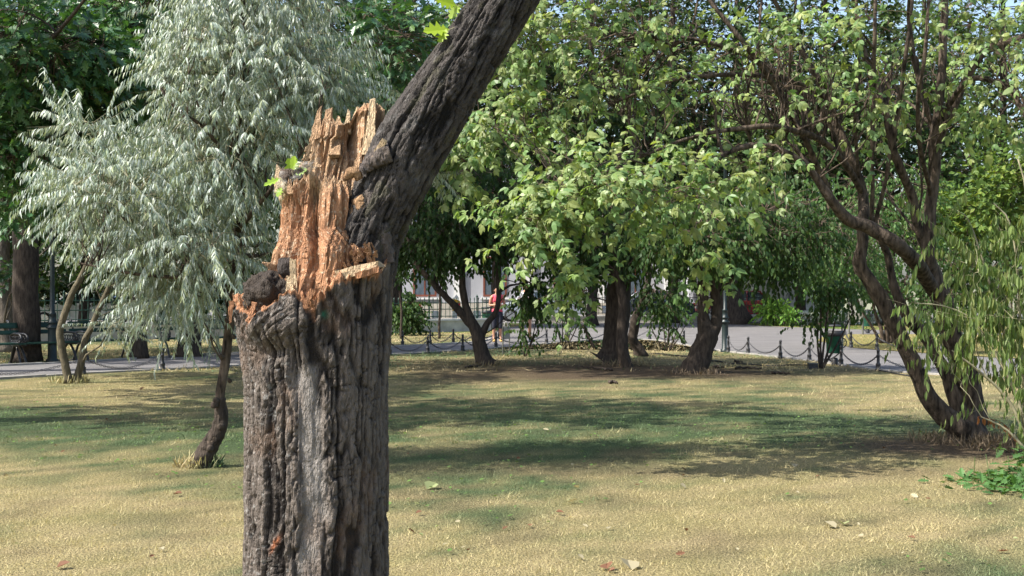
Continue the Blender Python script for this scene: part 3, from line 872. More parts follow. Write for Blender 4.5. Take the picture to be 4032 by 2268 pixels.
# curled dark bark collar between the limb and the splintered wood
def lump_tube(spine, n, na, seed, amp, colf, yoff):
    s = np.array([[*P(a, b, D0), c * KP] for a, b, c in spine]); s[:, 1] += yoff
    q = spline(s, n); pts, rad = q[:, :3], q[:, 3]
    t = norm(np.gradient(pts, axis=0)); a = norm(np.cross(t, np.array([0, 1., 0]))); b = np.cross(t, a)
    th = np.linspace(0, 2 * np.pi, na, endpoint=False)
    ring = np.cos(th)[None, :, None] * a[:, None] + np.sin(th)[None, :, None] * b[:, None]
    q0 = pts[:, None] + ring * rad[:, None, None]
    nz = ridge(q0[..., 0] * 26, q0[..., 1] * 26, q0[..., 2] * 16, seed, 3) * .6 + fbm(q0[..., 0] * 12, q0[..., 1] * 12, q0[..., 2] * 12, seed + 3, 3) * .6
    V = q0 + ring * ((nz - .6) * amp)[..., None]
    C = colf(q0, nz)
    V2 = np.vstack([V.reshape(-1, 3), pts[0] , pts[-1]]); C2 = np.vstack([C.reshape(-1, 3), C[0, 0], C[-1, 0]])
    i = np.arange(n - 1)[:, None] * na; j = np.arange(na)[None]; j2 = (j + 1) % na
    jj = np.arange(na)
    return V2, [np.stack([i + j, i + j2, i + na + j2, i + na + j], -1).reshape(-1, 4),
                np.stack([np.full(na, n * na), (jj + 1) % na, jj], -1), np.stack([np.full(na, n * na + 1), (n - 1) * na + jj, (n - 1) * na + (jj + 1) % na], -1)], C2
def dark_bark_c(q, nz):
    f = sstep(.35, .85, nz)[..., None]
    return np.array([.028, .022, .02]) * (1 - f) + np.array([.10, .082, .072]) * f
def tan_c(q, nz):
    f = sstep(.3, .9, nz)[..., None]
    return np.array([.20, .10, .05]) * (1 - f) + np.array([.46, .29, .16]) * f
mb = MB()
mb.add(*lump_tube([(1440, 690, 8), (1462, 664, 15), (1490, 642, 24), (1518, 624, 32), (1550, 614, 28)], 80, 80, 401, .055, dark_bark_c, -.10))
mb.add(*lump_tube([(1535, 612, 28), (1520, 680, 46), (1496, 770, 50), (1486, 860, 50), (1502, 960, 42), (1514, 1040, 28)], 140, 90, 402, .050, dark_bark_c, -.060))
mb.obj("bark_collar", M['bark_vc'], broken, smooth=True)
mb = MB()
mb.add(*lump_tube([(1368, 720, 10), (1392, 690, 20), (1415, 690, 22), (1430, 715, 12)], 50, 44, 403, .034, tan_c, -.095))
mb.add(*lump_tube([(1440, 850, 20), (1428, 800, 26), (1425, 830, 32), (1400, 880, 22)], 40, 40, 404, .024, tan_c, -.075))
mb.obj("inner_wood", M['wood_vc'], broken, smooth=True)

# splintered standing wood: a low slab in front, a higher one behind it
def wood_relief(u, z, seed):
    wx = (fbm(u * 10, z * 2.5, 0, seed, 3) - .5) * .05
    a = ridge((u + wx) * 17, z * 1.3, 0, seed + 1, 1)
    b = ridge((u + wx) * 52, z * 2.0, 0, seed + 2, 2)
    c = fbm(u * 120, z * 9, 0, seed + 3, 3)
    blk = np.floor(z * 19 + 3 * fbm(u * 22, z * 2, 0, seed + 4, 2)) 
    st = _h(blk.astype(np.int64) + 1000, np.floor(u * 34 + wx * 40).astype(np.int64) + 1000, np.zeros_like(blk, dtype=np.int64), seed)
    return a * .36 + b * .38 + c * .34, st
def slab(name, xl, xr, yc, hd, rim, z0px, seed, extra=None, coltone=1.0, redden=None, na=250, nr=205):
    th = np.linspace(-np.pi, np.pi, na, endpoint=False)
    def disp(th, X, Y, Z):
        h, st = wood_relief(th * .16, Z, seed)
        d = (h - .55) * .058 + (st - .5) * .005 + .014 * (fbm(th * 2.2, Z * 5, 0, seed + 9, 3) - .5) * 2
        d = d * sstep(0.0, .03, rimv - Z + .012)
        if extra is not None: d = d + extra(th, X / KP + CX, PYZ(Z))
        return d
    rimv = rim(th)[None]
    def colf(th, X, Y, Z, dd):
        px, py = X / KP + CX, PYZ(Z)
        h, st = wood_relief(th * .16, Z, seed)
        f = sstep(.3, .85, h)[..., None]
        c = np.array([.30, .165, .085]) * (1 - f) + TAN * 1.02 * f
        w = sstep(.45, .7, fbm(px / 60, py / 190, 0, seed + 5, 3))[..., None]
        c = c * (1 - w * .5) + PALE * w * .5
        rd = (redden(px, py) if redden else 0 * px)[..., None]
        c = c * (1 - rd) + np.array([.38, .19, .10]) * (.6 + .8 * f) * rd
        k = sstep(.78, .9, ridge(th * 7, Z * 6, 0, seed + 6, 2))[..., None] * .5
        c = c * (1 - k) + np.array([.14, .06, .03]) * k
        sp = sstep(.70, .78, fbm(th * 32, Z * 105, 0, seed + 8, 2))[..., None] * .7
        c = c * (1 - sp) + np.array([.70, .56, .40]) * sp
        return c * coltone
    V, F, C = rim_tube(th, np.linspace(0, 1, nr), xl, xr, D0 + yc, hd, rim, float(Z0(z0px)), disp, colf,
                       [(.93, -.002, PALE), (.84, -.006, TAN), (.66, -.02, TAN * .9), (.4, -.03, TAN * .7), (.05, -.03, TAN * .6)])
    mb = MB(); mb.add(V, F, C)
    return mb.obj(name, M['wood_vc'], broken, smooth=False)

def jag(th, freq, amp, seed):
    """splintery rim: sharp teeth of uneven height"""
    n = vnoise(th * freq, 0, 0, seed); m_ = vnoise(th * freq * 2.7, 5, 0, seed + 1)
    return amp * (np.abs(2 * n - 1) ** 1.5 + .45 * np.abs(2 * m_ - 1))
low_l = interp([660, 714, 783, 887, 942, 990, 1052, 1140, 1180], [1165, 1158, 1138, 1126, 1114, 1092, 1083, 1075, 1070])
low_r = interp([660, 721, 783, 852, 907, 949, 975, 1031, 1090, 1180], [1385, 1398, 1398, 1394, 1390, 1452, 1500, 1508, 1500, 1480])
low_top = interp([1080, 1130, 1165, 1200, 1245, 1290, 1330, 1370, 1400, 1460, 1520], [800, 745, 712, 694, 676, 706, 712, 716, 740, 960, 975])
def low_rim(th):
    px = 1282 + 150 * np.cos(th)
    y = low_top(px)
    y = np.where(np.sin(th) > 0.15, y - 30, y)
    return Z0(y + 26) + jag(th, 7, .03, 51) * .9
def low_extra(th, px, py):
    d = -.045 * np.exp(-((px - 1262 - (py - 900) * .05) / 26) ** 2) * sstep(700, 800, py) * sstep(1120, 1030, py)
    d += .028 * np.exp(-((px - 1325) / 42) ** 2) * sstep(690, 780, py)
    d -= .05 * sstep(1335, 1360, px) * sstep(1440, 1395, px) * sstep(880, 960, py) * 0
    d -= .03 * np.exp(-((px - 1185) / 13) ** 2) * sstep(760, 840, py)
    d += .012 * np.sign(np.sin(px / 9.0 + 2 * fbm(px / 50, py / 120, 0, 5, 2))) * .25
    return d * (np.sin(th) < 0)
slab("broken_wood", low_l, low_r, .01, interp([660, 900, 1000, 1180], [.095, .125, .165, .19]), low_rim, 1180, 500, low_extra, .95,
     lambda px, py: .85 * sstep(.38, .62, fbm(px / 90, py / 260, 0, 9, 3) + .25 * sstep(1300, 1180, px)) * sstep(700, 800, py))
up_l = interp([380, 465, 535, 552, 624, 700, 760], [1222, 1222, 1222, 1192, 1182, 1174, 1168])
up_r = interp([380, 507, 604, 700, 760], [1478, 1476, 1472, 1450, 1440])
up_top = interp([1180, 1204, 1226, 1232, 1246, 1252, 1264, 1268, 1278, 1290, 1296, 1315, 1342, 1352, 1362, 1380, 1400, 1425, 1440, 1455, 1476, 1490],
                [640, 600, 555, 470, 432, 434, 470, 474, 438, 440, 466, 470, 462, 462, 440, 408, 408, 402, 400, 388, 396, 410])
def up_rim(th):
    px = 1334 + 150 * np.cos(th)
    front = sstep(.1, -.2, np.sin(th))
    y_back = up_top(px)
    y_front = np.maximum(y_back, interp([1180, 1210, 1240, 1275, 1300, 1340, 1375, 1400, 1440, 1480], [640, 560, 470, 475, 492, 490, 470, 430, 408, 400])(px))
    y = y_back * (1 - front) + y_front * front
    return Z0(y + 4) + jag(th, 11, .008, 61)
def up_extra(th, px, py):
    d = -.075 * np.exp(-(((px - 1388) / 26) ** 2 + ((py - 555) / 62) ** 2))       # rotten hollow
    d += -.030 * np.exp(-((px - 1405 + (py - 480) * .15) / 18) ** 2) * sstep(430, 470, py) * sstep(600, 540, py)
    d += .022 * np.exp(-((px - 1458) / 14) ** 2)
    d -= .05 * np.exp(-((px - 1266) / 9) ** 2) * sstep(530, 560, py) * sstep(660, 640, py)
    d -= .018 * sstep(.6, .9, np.sin(py / 4.5)) * sstep(1240, 1215, px) * sstep(548, 560, py)
    return d * (np.sin(th) < .1)
slab("broken_wood", up_l, up_r, .085, interp([380, 500, 700, 760], [.070, .085, .11, .115]), up_rim, 770, 540, up_extra, 1.06,
     lambda px, py: .35 * sstep(.45, .65, fbm(px / 70, py / 100, 0, 19, 3)))

# loose shards: tapered slivers, each its own piece
def shard(base, tip, w, t, col, seed, name="splinter", twist=0.0, blunt=.25):
    r = rs(seed); base, tip = np.asarray(base, float), np.asarray(tip, float)
    ax = norm(tip - base); ref = np.array([0, 1., 0]) if abs(ax[1]) < .8 else np.array([1., 0, 0])
    s = norm(np.cross(ax, ref)); b = np.cross(s, ax)
    V, n = [], 6
    for k in range(n):
        f = k / (n - 1); sc = 1 - (1 - blunt) * f ** 1.6
        a = twist * f
        s2, b2 = s * math.cos(a) + b * math.sin(a), b * math.cos(a) - s * math.sin(a)
        c = base + (tip - base) * f + r.normal(0, .05, 3) * w
        for u, v in ((-1, -1), (1, -1), (1, 1), (-1, 1)):
            V.append(c + s2 * u * w * sc * r.uniform(.75, 1.1) + b2 * v * t * sc * r.uniform(.75, 1.1))
    V[-1] = V[-1] + ax * w * r.uniform(.2, 1.6); V[-3] = V[-3] + ax * w * r.uniform(.2, 1.2)
    F = [(k * 4 + i, k * 4 + (i + 1) % 4, k * 4 + 4 + (i + 1) % 4, k * 4 + 4 + i) for k in range(n - 1) for i in range(4)]
    F += [(0, 3, 2, 1), (n * 4 - 4, n * 4 - 3, n * 4 - 2, n * 4 - 1)]
    mb = MB(); mb.add(np.array(V), np.array(F), np.array(col) * (.85 + .3 * r.random((len(V), 1))))
    return mb.obj(name, M['wood_vc'], broken)
def PF(px, py, dy): 
    p = P(px, py, D0); p[1] += dy; return p
shard(PF(1198, 1160, -.20), PF(1192, 1032, -.20), .011, .009, PALE * .9, 1, blunt=.85)                      # upright peg
shard(PF(1192, 1165, -.215), PF(1176, 1098, -.20), .016, .010, PALE * .8, 2, blunt=.4)
shard(PF(1345, 1085, -.165), PF(1512, 1044, -.175), .013, .028, PALE * 1.05, 3, blunt=.85)      # lying plank
shard(PF(1350, 1098, -.18), PF(1510, 1056, -.195), .010, .02, PALE * 1.1, 4, blunt=.7)
shard(PF(1430, 1090, -.215), PF(1514, 1066, -.21), .010, .02, ORANGE, 5, blunt=.9)
shard(PF(1492, 640, -.115), PF(1526, 574, -.135), .015, .007, PALE * 1.0, 6, blunt=.6)       # wood tip on the collar
shard(PF(1460, 600, -.0), PF(1464, 395, .02), .016, .008, PALE * 1.1, 7, blunt=.6)
shard(PF(1441, 610, -.0), PF(1447, 420, .03), .014, .008, PALE, 8, blunt=.5)
shard(PF(1240, 560, .02), PF(1249, 430, .05), .020, .012, TAN, 9, blunt=.25)
shard(PF(1276, 540, .03), PF(1283, 436, .06), .020, .014, TAN * 1.05, 10, blunt=.5)
shard(PF(1360, 520, .04), PF(1362, 434, .07), .013, .008, PALE, 12, blunt=.3)
shard(PF(1322, 620, -.03), PF(1318, 520, .02), .02, .01, TAN, 13, blunt=.2)
shard(PF(1112, 760, -.02), PF(1098, 668, .0), .022, .014, PALE * .9, 14, blunt=.3)
shard(PF(1140, 800, -.02), PF(1112, 715, -.03), .026, .016, PALE * .95, 15, blunt=.4)
shard(PF(1100, 1060, -.04), PF(1052, 1038, -.06), .014, .01, TAN, 16, blunt=.2)
r = rs(90)
for k in range(130):      # torn fibres along the lip
    px = r.uniform(934, 1040) if k < 60 else (r.uniform(1180, 1350) if k < 95 else r.uniform(1350, 1512))
    ty = float(rim_x(px)); cosv = (px - 1240) / 300
    dy = -.225 * math.sqrt(max(.02, 1 - cosv ** 2)) * .93
    h = r.uniform(10, 50) if k < 60 else r.uniform(8, 34)
    c = ORANGE * r.uniform(.8, 1.2) if r.random() < .6 else PALE * r.uniform(.8, 1.05)
    shard(PF(px, ty + 14, dy), PF(px + r.normal(0, 12), ty - h, dy + r.uniform(-.02, .04)), r.uniform(.0015, .0045), r.uniform(.0015, .003), c, 1000 + k, blunt=.15)
for k in range(44):      # crumbs and teeth in the ledge on the right
    px = r.uniform(1300, 1505); py = r.uniform(975, 1075)
    if py < 1010 and px < 1400: px += 90
    z = -.13 - .05 * r.random()
    shard(PF(px, py + 10, z), PF(px + r.normal(0, 8), py - r.uniform(4, 26), z - .012), r.uniform(.003, .010), r.uniform(.003, .008), (ORANGE * .5 + TAN * .5) * r.uniform(.7, 1.3), 200 + k, blunt=.4)
for k in range(18):      # teeth on top of the slabs
    px = r.uniform(1150, 1400); ty = float(low_top(px)) + 20
    shard(PF(px, ty + 30, -.07), PF(px + r.normal(0, 5), ty - r.uniform(5, 30), -.06 + r.uniform(-.01, .02)), r.uniform(.004, .010), r.uniform(.003, .007), TAN * r.uniform(.7, 1.2), 300 + k, blunt=.2)
shard(PF(930, 1185, -.07), PF(926, 1262, -.08), .009, .005, ORANGE * .7, 400, name="torn_bark", blunt=.4)
shard(PF(1052, 1190, -.215), PF(1042, 1248, -.245), .008, .005, ORANGE, 401, name="torn_bark", blunt=.5)
shard(PF(1275, 1140, -.235), PF(1243, 1205, -.245), .012, .004, ORANGE * .85, 402, name="torn_bark", blunt=.3)

# dark rotten heart lying in the break, and rotten bits higher up
def blob(c, rad, seed, amp, col0, col1, nu=60, nv=44, name="rotten_heart"):
    u = np.linspace(0, 2 * np.pi, nu, endpoint=False)[None]; v = np.linspace(0, np.pi, nv)[:, None]
    n = np.stack([np.sin(v) * np.cos(u), np.sin(v) * np.sin(u), np.cos(v) * np.ones_like(u)], -1)
    q = n * np.asarray(rad)
    nz = ridge(q[..., 0] * 38, q[..., 1] * 38, q[..., 2] * 30, seed, 3) * .6 + fbm(q[..., 0] * 16, q[..., 1] * 16, q[..., 2] * 16, seed + 2, 3) * .6
    V = np.asarray(c) + q + n * ((nz - .6) * amp)[..., None]
    f = sstep(.3, .9, nz)[..., None]
    C = np.asarray(col0) * (1 - f) + np.asarray(col1) * f
    i = np.arange(nv - 1)[:, None] * nu; j = np.arange(nu)[None]; j2 = (j + 1) % nu
    mb = MB(); mb.add(V.reshape(-1, 3), np.stack([i + j, i + nu + j, i + nu + j2, i + j2], -1).reshape(-1, 4), C.reshape(-1, 3))
    return mb.obj(name, M['bark_vc'], broken, smooth=True)
blob(PF(1082, 1158, -.10), (.056, .066, .042), 601, .11, (.010, .008, .007), (.045, .034, .026))
blob(PF(1150, 1058, -.11), (.028, .02, .03), 602, .03, (.012, .01, .009), (.05, .04, .035), 30, 24)
blob(PF(1146, 694, -.01), (.032, .03, .022), 603, .03, (.025, .018, .014), (.075, .052, .038), 36, 26)
blob(PF(1195, 684, -.02), (.022, .03, .018), 604, .02, (.025, .018, .014), (.07, .05, .038), 30, 22)

# torn translucent film hanging over the wood edge
m, nt, out = new_mat("film")
pr = N(nt, "ShaderNodeBsdfPrincipled"); pr.inputs["Base Color"].default_value = (.75, .72, .68, 1); pr.inputs["Roughness"].default_value = .35
tp = N(nt, "ShaderNodeBsdfTransparent"); mx = N(nt, "ShaderNodeMixShader")
nt.links.new(noise_fac(nt, 25, 4, None, .38, 1.2), mx.inputs[0]); nt.links.new(tp.outputs[0], mx.inputs[1]); nt.links.new(pr.outputs[0], mx.inputs[2])
nt.links.new(mx.outputs[0], out.inputs[0]); M['film'] = m
fl = spline([(*PF(1275, 655, -.10), .020), (*PF(1235, 672, -.12), .030), (*PF(1190, 685, -.12), .030), (*PF(1150, 712, -.10), .028), (*PF(1110, 735, -.08), .036), (*PF(1092, 765, -.07), .020)], 26)
w = np.linspace(-1, 1, 9)
V = fl[:, None, :3] + np.array([.25, -.1, 1.])[None, None] * (fl[:, 3:4] * w[None])[..., None]
V = V + (np.stack([fbm(V[..., 0] * 40, V[..., 2] * 40, k, 5, 3) for k in range(3)], -1) - .5) * .03
i = np.arange(25)[:, None] * 9 + np.arange(8)[None]
mb = MB(); mb.add(V.reshape(-1, 3), np.stack([i, i + 9, i + 10, i + 1], -1).reshape(-1, 4))
o = mb.obj("torn_film", M['film']); tag(o, "torn milky translucent film caught on the left edge of the splintered wood", "film")

# fresh lobed leaves sprouting from the broken tree
def own_leaf(px, py, dy, ang, L, W, tone, tilt, seed, tmpl=OAK):
    """one lobed leaf: ang = direction of the tip in the picture plane"""
    D = np.array([[math.cos(ang), tilt, math.sin(ang)]]); Nn = np.array([[-.35, -.8, .45]])
    mb = MB(); emit_leaves(mb, tmpl, PF(px, py, dy)[None], D, Nn, L, W, np.array([tone]))
    return mb.obj("leaf", M['leaf_light'], broken)
YG = (.30, .42, .03)
own_leaf(1775, 130, -.06, math.radians(188), .088, .036, YG, -.3, 1)
own_leaf(1762, 130, -.07, math.radians(245), .052, .026, YG, -.2, 2)
own_leaf(1800, 35, -.05, math.radians(165), .072, .034, YG, -.3, 3)
own_leaf(1812, 30, -.05, math.radians(235), .055, .027, (.26, .38, .03), .1, 4)
own_leaf(1850, 8, -.05, math.radians(120), .06, .03, YG, .1, 5)
own_leaf(1182, 690, -.03, math.radians(125), .062, .030, (.28, .42, .04), -.2, 6)
own_leaf(1160, 678, -.04, math.radians(80), .050, .026, (.28, .42, .04), -.2, 7)
own_leaf(1168, 690, -.04, math.radians(20), .045, .02, (.22, .36, .04), -.2, 8)
own_leaf(1118, 708, -.05, math.radians(203), .060, .017, (.26, .42, .04), -.1, 9)
own_leaf(1122, 742, -.06, math.radians(245), .035, .018, (.26, .42, .04), -.1, 10)
mb = MB()
for a, b in (((1830, 90), (1770, 130)), ((1850, 40), (1800, 33)), ((1180, 730), (1160, 680)), ((1150, 740), (1118, 710))):
    mb.tube(spline([PF(*a, -.03), PF((a[0] + b[0]) / 2, (a[1] + b[1]) / 2 + 6, -.05), PF(*b, -.055)], 6), .0016, 5, cap=True)
mb.obj("leaf_stalk", M['twig_pale'], broken)
# crown of the surviving limb, above the frame
crn = MB(); rr = rs(707); br = MB()
tipp = limb_q[-1, :3]
NLf = 2600
for k in range(9):
    e = tipp + np.array([rr.normal(1.0, .9), rr.normal(0, .9), rr.uniform(.4, 2.4)])
    br.tube(bez(limb_q[-1 - 6 * k, :3], (tipp + e) / 2 + [0, 0, .3], e, 10), np.linspace(.045, .008, 10), 7, rough=.1)
q = tipp + np.array([1.2, 0, 1.5]) + norm(rr.normal(size=(NLf, 3))) * (rr.random((NLf, 1)) ** .5) * np.array([1.9, 1.7, 1.5])
emit_leaves(crn, OAK_LO, q, rr.normal(size=(NLf, 3)) + [0, 0, -.6], np.array([0, 0, 1.]) + rr.normal(0, .5, (NLf, 3)), .17, .055, np.array(STYLE['oak']['col'])[rr.integers(0, 4, NLf)] * 1.2)
br.obj("branch", M['bark_dark'], broken, smooth=True)
tag(crn.obj("crown", M['leaf_dark'], broken), kind="stuff")

# ------------------------------------------------------------------ trees and shrubs, near to far (pixels are of the photograph, at each tree's own distance)
K = 1.5652            # the tracing was made on a 2576-wide view
def S(d, *pts):
    """stem from (x, y, radius[, extra depth]) in traced pixels"""
    return [(p[0] * K, p[1] * K, d + (p[3] if len(p) > 3 else 0), p[2] * K) for p in pts]

# silvery tree
d = 12.2
SILVER_A = build_tree("silver_tree", "silvery narrow-leaved tree with one thin crooked trunk, left of the broken trunk", "tree", G(790, 1840), [
    S(d, (492, 1184, 22), (512, 1150, 20), (545, 1098, 15), (556, 1050, 13), (554, 1015, 12), (563, 930, 12), (576, 840, 11.5), (586, 760, 11), (598, 620, 11, .1), (606, 450, 9, .1), (600, 300, 7), (612, 150, 5), (600, -40, 3), (590, -160, 2)),
    S(d, (586, 760, 8), (520, 690, 6, .3), (400, 600, 5, .5), (250, 520, 3, .4), (140, 470, 2, .2)),
    S(d, (590, 720, 7), (500, 700, 5, -.4), (350, 690, 4, -.6), (200, 660, 2, -.6)),
    S(d, (600, 580, 7), (680, 480, 5, -.3), (760, 380, 4, -.5), (830, 280, 2, -.5)),
    S(d, (606, 450, 6), (520, 330, 4, -.4), (430, 260, 3, -.5), (380, 170, 2)),
    S(d, (600, 640, 6), (660, 640, 4, .5), (740, 600, 3, .6), (850, 480, 2, .6), (960, 260, 1.5, .5)),
    S(d, (604, 380, 5), (700, 240, 4, .2), (800, 130, 2, .2)),
], [(1000, -40, d, 420, 230, 1.0, 280), (1010, 230, d, 450, 270, 1.2, 360), (950, 560, d, 430, 300, 1.3, 340), (560, 760, d - .1, 400, 240, 1.2, 280), (380, 700, d, 230, 250, .8, 110),
    (800, 960, d - .2, 400, 230, 1.2, 220), (620, 1020, d, 290, 190, .9, 100), (720, 1160, d, 250, 150, .8, 46), (720, 330, d, 190, 220, .7, 70), (1300, 330, d, 190, 220, .7, 80), (1570, 380, d + .4, 80, 100, .3, 8), (1700, 680, d + .5, 60, 100, .3, 8), (330, 500, d, 180, 120, .5, 36)],
    'silver', 'bark_brown', 11, sides=24, rough=.24, parts=300, limb_r=.014, limbs_per=11, twig_r=.0022, part_keep=lambda px, py: (py < 1380), seglen=.05, down=.1)

# gnarled dark foot of the thin crooked trunk, with pruning knots
kb = MB(); kn = MB()
q = spline([[*P(x * K, y * K, 12.2), r_ * K * 12.2 / F_PX] for x, y, r_ in ((490, 1188, 27), (508, 1156, 24), (530, 1118, 20), (548, 1086, 17.5), (557, 1050, 15.5), (555, 1022, 13), (557, 1000, 11.5))], 46)
kb.tube(q[:, :3], q[:, 3], 40, rough=.42, seed=55, nscale=(34, 34, 26))
kb.obj("gnarled_foot", M['bark_dark'], SILVER_A, smooth=True)
for k, (x, y, s) in enumerate(((541, 1020, 9), (545, 1010, 8), (579, 960, 5), (560, 900, 5), (590, 850, 5), (572, 810, 5), (530, 1130, 9), (558, 1075, 8))):
    p = P(x * K, y * K, 12.13); u = MB(); u.tube(spline([p, p + [-.012, -.03, .03]], 6), np.array([1, 1.1, 1, .9, .7, .4]) * s * K * 12.2 / F_PX, 10, rough=.3, seed=k)
    u.obj("knot", M['bark_dark'], SILVER_A, smooth=True)

# the second silvery tree, two stems, farther back by the path
d = 22.9
build_tree("silver_tree", "silvery tree with two olive-grey stems forking from the ground near the left path", "tree", G(290, 1510), [
    S(d, (172, 964, 11), (165, 920, 10), (152, 850, 9), (160, 800, 8.5), (180, 745, 8), (205, 690, 7), (240, 600, 5), (230, 450, 3)),
    S(d, (192, 962, 10, .1), (205, 915, 9, .1), (215, 860, 8, .2), (240, 800, 7, .3), (262, 745, 6, .3), (290, 680, 5, .3), (330, 560, 3, .3))],
    [(560, 940, d, 280, 200, 1.2, 100), (460, 720, d + .3, 240, 220, 1.3, 80), (640, 1180, d + .6, 260, 150, 1.0, 110), (450, 1290, d - .4, 130, 90, .5, 26), (850, 1270, d + .6, 130, 110, .6, 36)],
    'silver', 'bark_olive', 12, sides=16, rough=.1, limb_r=.018, limbs_per=14, col_mul=.92, twig_r=.003, seglen=.06, down=.25)

# light-leaved multi-stemmed tree on the right
d = 14.3
RT = [
    S(d, (2440, 1112, 60), (2436, 1085, 52), (2430, 1060, 46), (2424, 1030, 40)),
    S(d, (2430, 1085, 34, -.1), (2372, 1040, 27, -.15), (2328, 980, 24, -.2), (2270, 850, 22, -.2), (2222, 765, 23, -.2), (2182, 700, 20, -.2), (2166, 660, 20, -.2), (2172, 630, 16, -.2), (2175, 560, 15, -.2), (2166, 480, 14), (2130, 375, 12), (2080, 250, 10), (2020, 130, 8), (1955, 10, 6), (1900, -100, 5)),
    S(d, (2436, 1075, 30), (2385, 950, 18, .1), (2330, 850, 17, .1), (2285, 795, 16, .1), (2248, 720, 11, .1), (2232, 640, 10, .1), (2215, 600, 10)),
    S(d, (2462, 1070, 34, .1), (2432, 950, 34, .1), (2395, 850, 30, .1), (2368, 760, 28, .1), (2342, 690, 24, .1), (2335, 650, 20), (2345, 500, 17), (2350, 400, 16), (2362, 250, 13), (2372, 100, 11), (2380, -40, 9), (2390, -150, 7)),
    S(d, (2356, 745, 14, .08), (2335, 712, 18, .02), (2300, 660, 17, -.1), (2255, 610, 15, -.15), (2195, 572, 14, -.2), (2130, 545, 12, -.3), (2092, 500, 10, -.4), (2040, 430, 8, -.5), (1965, 380, 7, -.6), (1890, 365, 6, -.7), (1780, 400, 5, -.9), (1660, 430, 3.5, -1.0), (1560, 470, 2.5, -1.1)),
    S(d, (2336, 640, 13, .1), (2305, 560, 11, .2), (2290, 480, 10, .3), (2250, 380, 9, .3), (2220, 260, 8, .3), (2180, 150, 7, .3), (2150, 20, 5, .3), (2130, -100, 4)),
    S(d, (2350, 400, 12), (2400, 260, 10, .2), (2470, 140, 9, .3), (2576, 95, 8, .4), (2700, 60, 6, .5)),
    S(d, (2362, 300, 8, -.1), (2440, 200, 7, -.3), (2540, 230, 6, -.5), (2600, 330, 4, -.6)),
    S(d, (2166, 480, 9, -.1), (2110, 390, 8, -.3), (2050, 345, 7, -.4), (1960, 320, 6, -.6), (1880, 322, 5, -.7), (1760, 340, 4, -.8), (1600, 400, 2.5, -.9)),
    S(d, (2092, 500, 7, -.4), (2020, 340, 7, -.4), (1950, 220, 6, -.5), (1870, 110, 5, -.6), (1800, 20, 4, -.6), (1740, -60, 3, -.6)),
    S(d, (2130, 375, 8), (2030, 240, 7, .3), (1900, 150, 6, .5), (1760, 100, 4, .6), (1620, 90, 3, .6)),
    S(d, (2080, 250, 7, -.1), (1980, 200, 6, -.3), (1850, 190, 5, -.5), (1700, 200, 4, -.6), (1540, 260, 2.5, -.7)),
    S(d, (2195, 572, 6, -.25), (2192, 420, 5, -.25), (2196, 250, 5, -.25), (2200, 60, 4, -.25), (2204, -80, 3)),
    S(d, (2200, 572, 6, -.2), (2232, 420, 5, -.25), (2262, 250, 5, -.25), (2290, 60, 4, -.2), (2300, -80, 3)),
    S(d, (2160, 470, 5, -.1), (2150, 300, 4, -.2), (2160, 120, 4, -.2), (2150, -60, 3)),
    S(d, (1890, 365, 4, -.7), (1875, 260, 3, -.8), (1905, 120, 3, -.8), (1920, -60, 2)),
    S(d, (1965, 380, 4, -.6), (1980, 240, 3, -.6), (1990, 100, 3, -.6), (2010, -60, 2)),
    S(d, (2350, 330, 8, .1), (2310, 200, 7, .2), (2290, 60, 6, .3), (2300, -60, 5)),
    S(d, (2345, 500, 7), (2320, 380, 6, -.2), (2310, 260, 5, -.3), (2330, 120, 4, -.3), (2340, -50, 3)),
]
RT = [[(x, y, dd - (.0 if i_ < 4 else .7 * min(1, j_ / 3)), rr_ * (.86 if i_ < 4 else .86 + .3 * min(1, j_ / 3))) for j_, (x, y, dd, rr_) in enumerate(st_)] for i_, st_ in enumerate(RT)]
build_tree("multi_stem_tree", "light green tree with several leaning brown stems from one base on the right", "tree", G(3810, 1738), RT,
    [(2130, 860, 11.4, 200, 150, .5, 64), (2330, 720, 11.6, 340, 150, .6, 74), (2640, 760, 12.0, 310, 160, .6, 50), (2080, 930, 11.4, 110, 90, .4, 18), (2000, 470, 12.6, 260, 200, .8, 60), (2350, 400, 13.0, 420, 230, .8, 34),
     (2450, 120, 13.2, 560, 190, .9, 46), (2080, 150, 12.8, 330, 200, .9, 70), (2930, 660, 12.6, 240, 160, .6, 24), (3050, 230, 12.6, 420, 270, .7, 18), (3400, 60, 12.9, 420, 150, .8, 22),
     (3930, 300, 13.4, 200, 330, .8, 60), (2290, 1130, 11.6, 70, 150, .3, 16), (3400, 420, 13.0, 150, 170, .4, 12), (2800, 1000, 12.4, 110, 60, .4, 8), (2250, -370, 13.2, 1000, 170, 1.6, 230), (3300, -400, 13.6, 800, 150, 1.4, 170), (1830, 640, 12.8, 110, 150, .4, 30),
     (2500, 330, 15.0, 700, 360, .6, 70, 30), (3000, 420, 15.6, 560, 360, .6, 70, 30), (3600, 330, 15.6, 420, 330, .6, 50, 20), (3050, 330, 13.6, 520, 330, .8, 8, 90), (2450, 330, 13.0, 520, 250, .8, 6, 60), (3500, 260, 14.0, 450, 260, .6, 14, 34)],
    'palm', 'bark_brown', 21, sides=30, rough=.26, parts=300, limb_r=.019, limbs_per=4, twig_r=.0028, seglen=.045, down=.15)

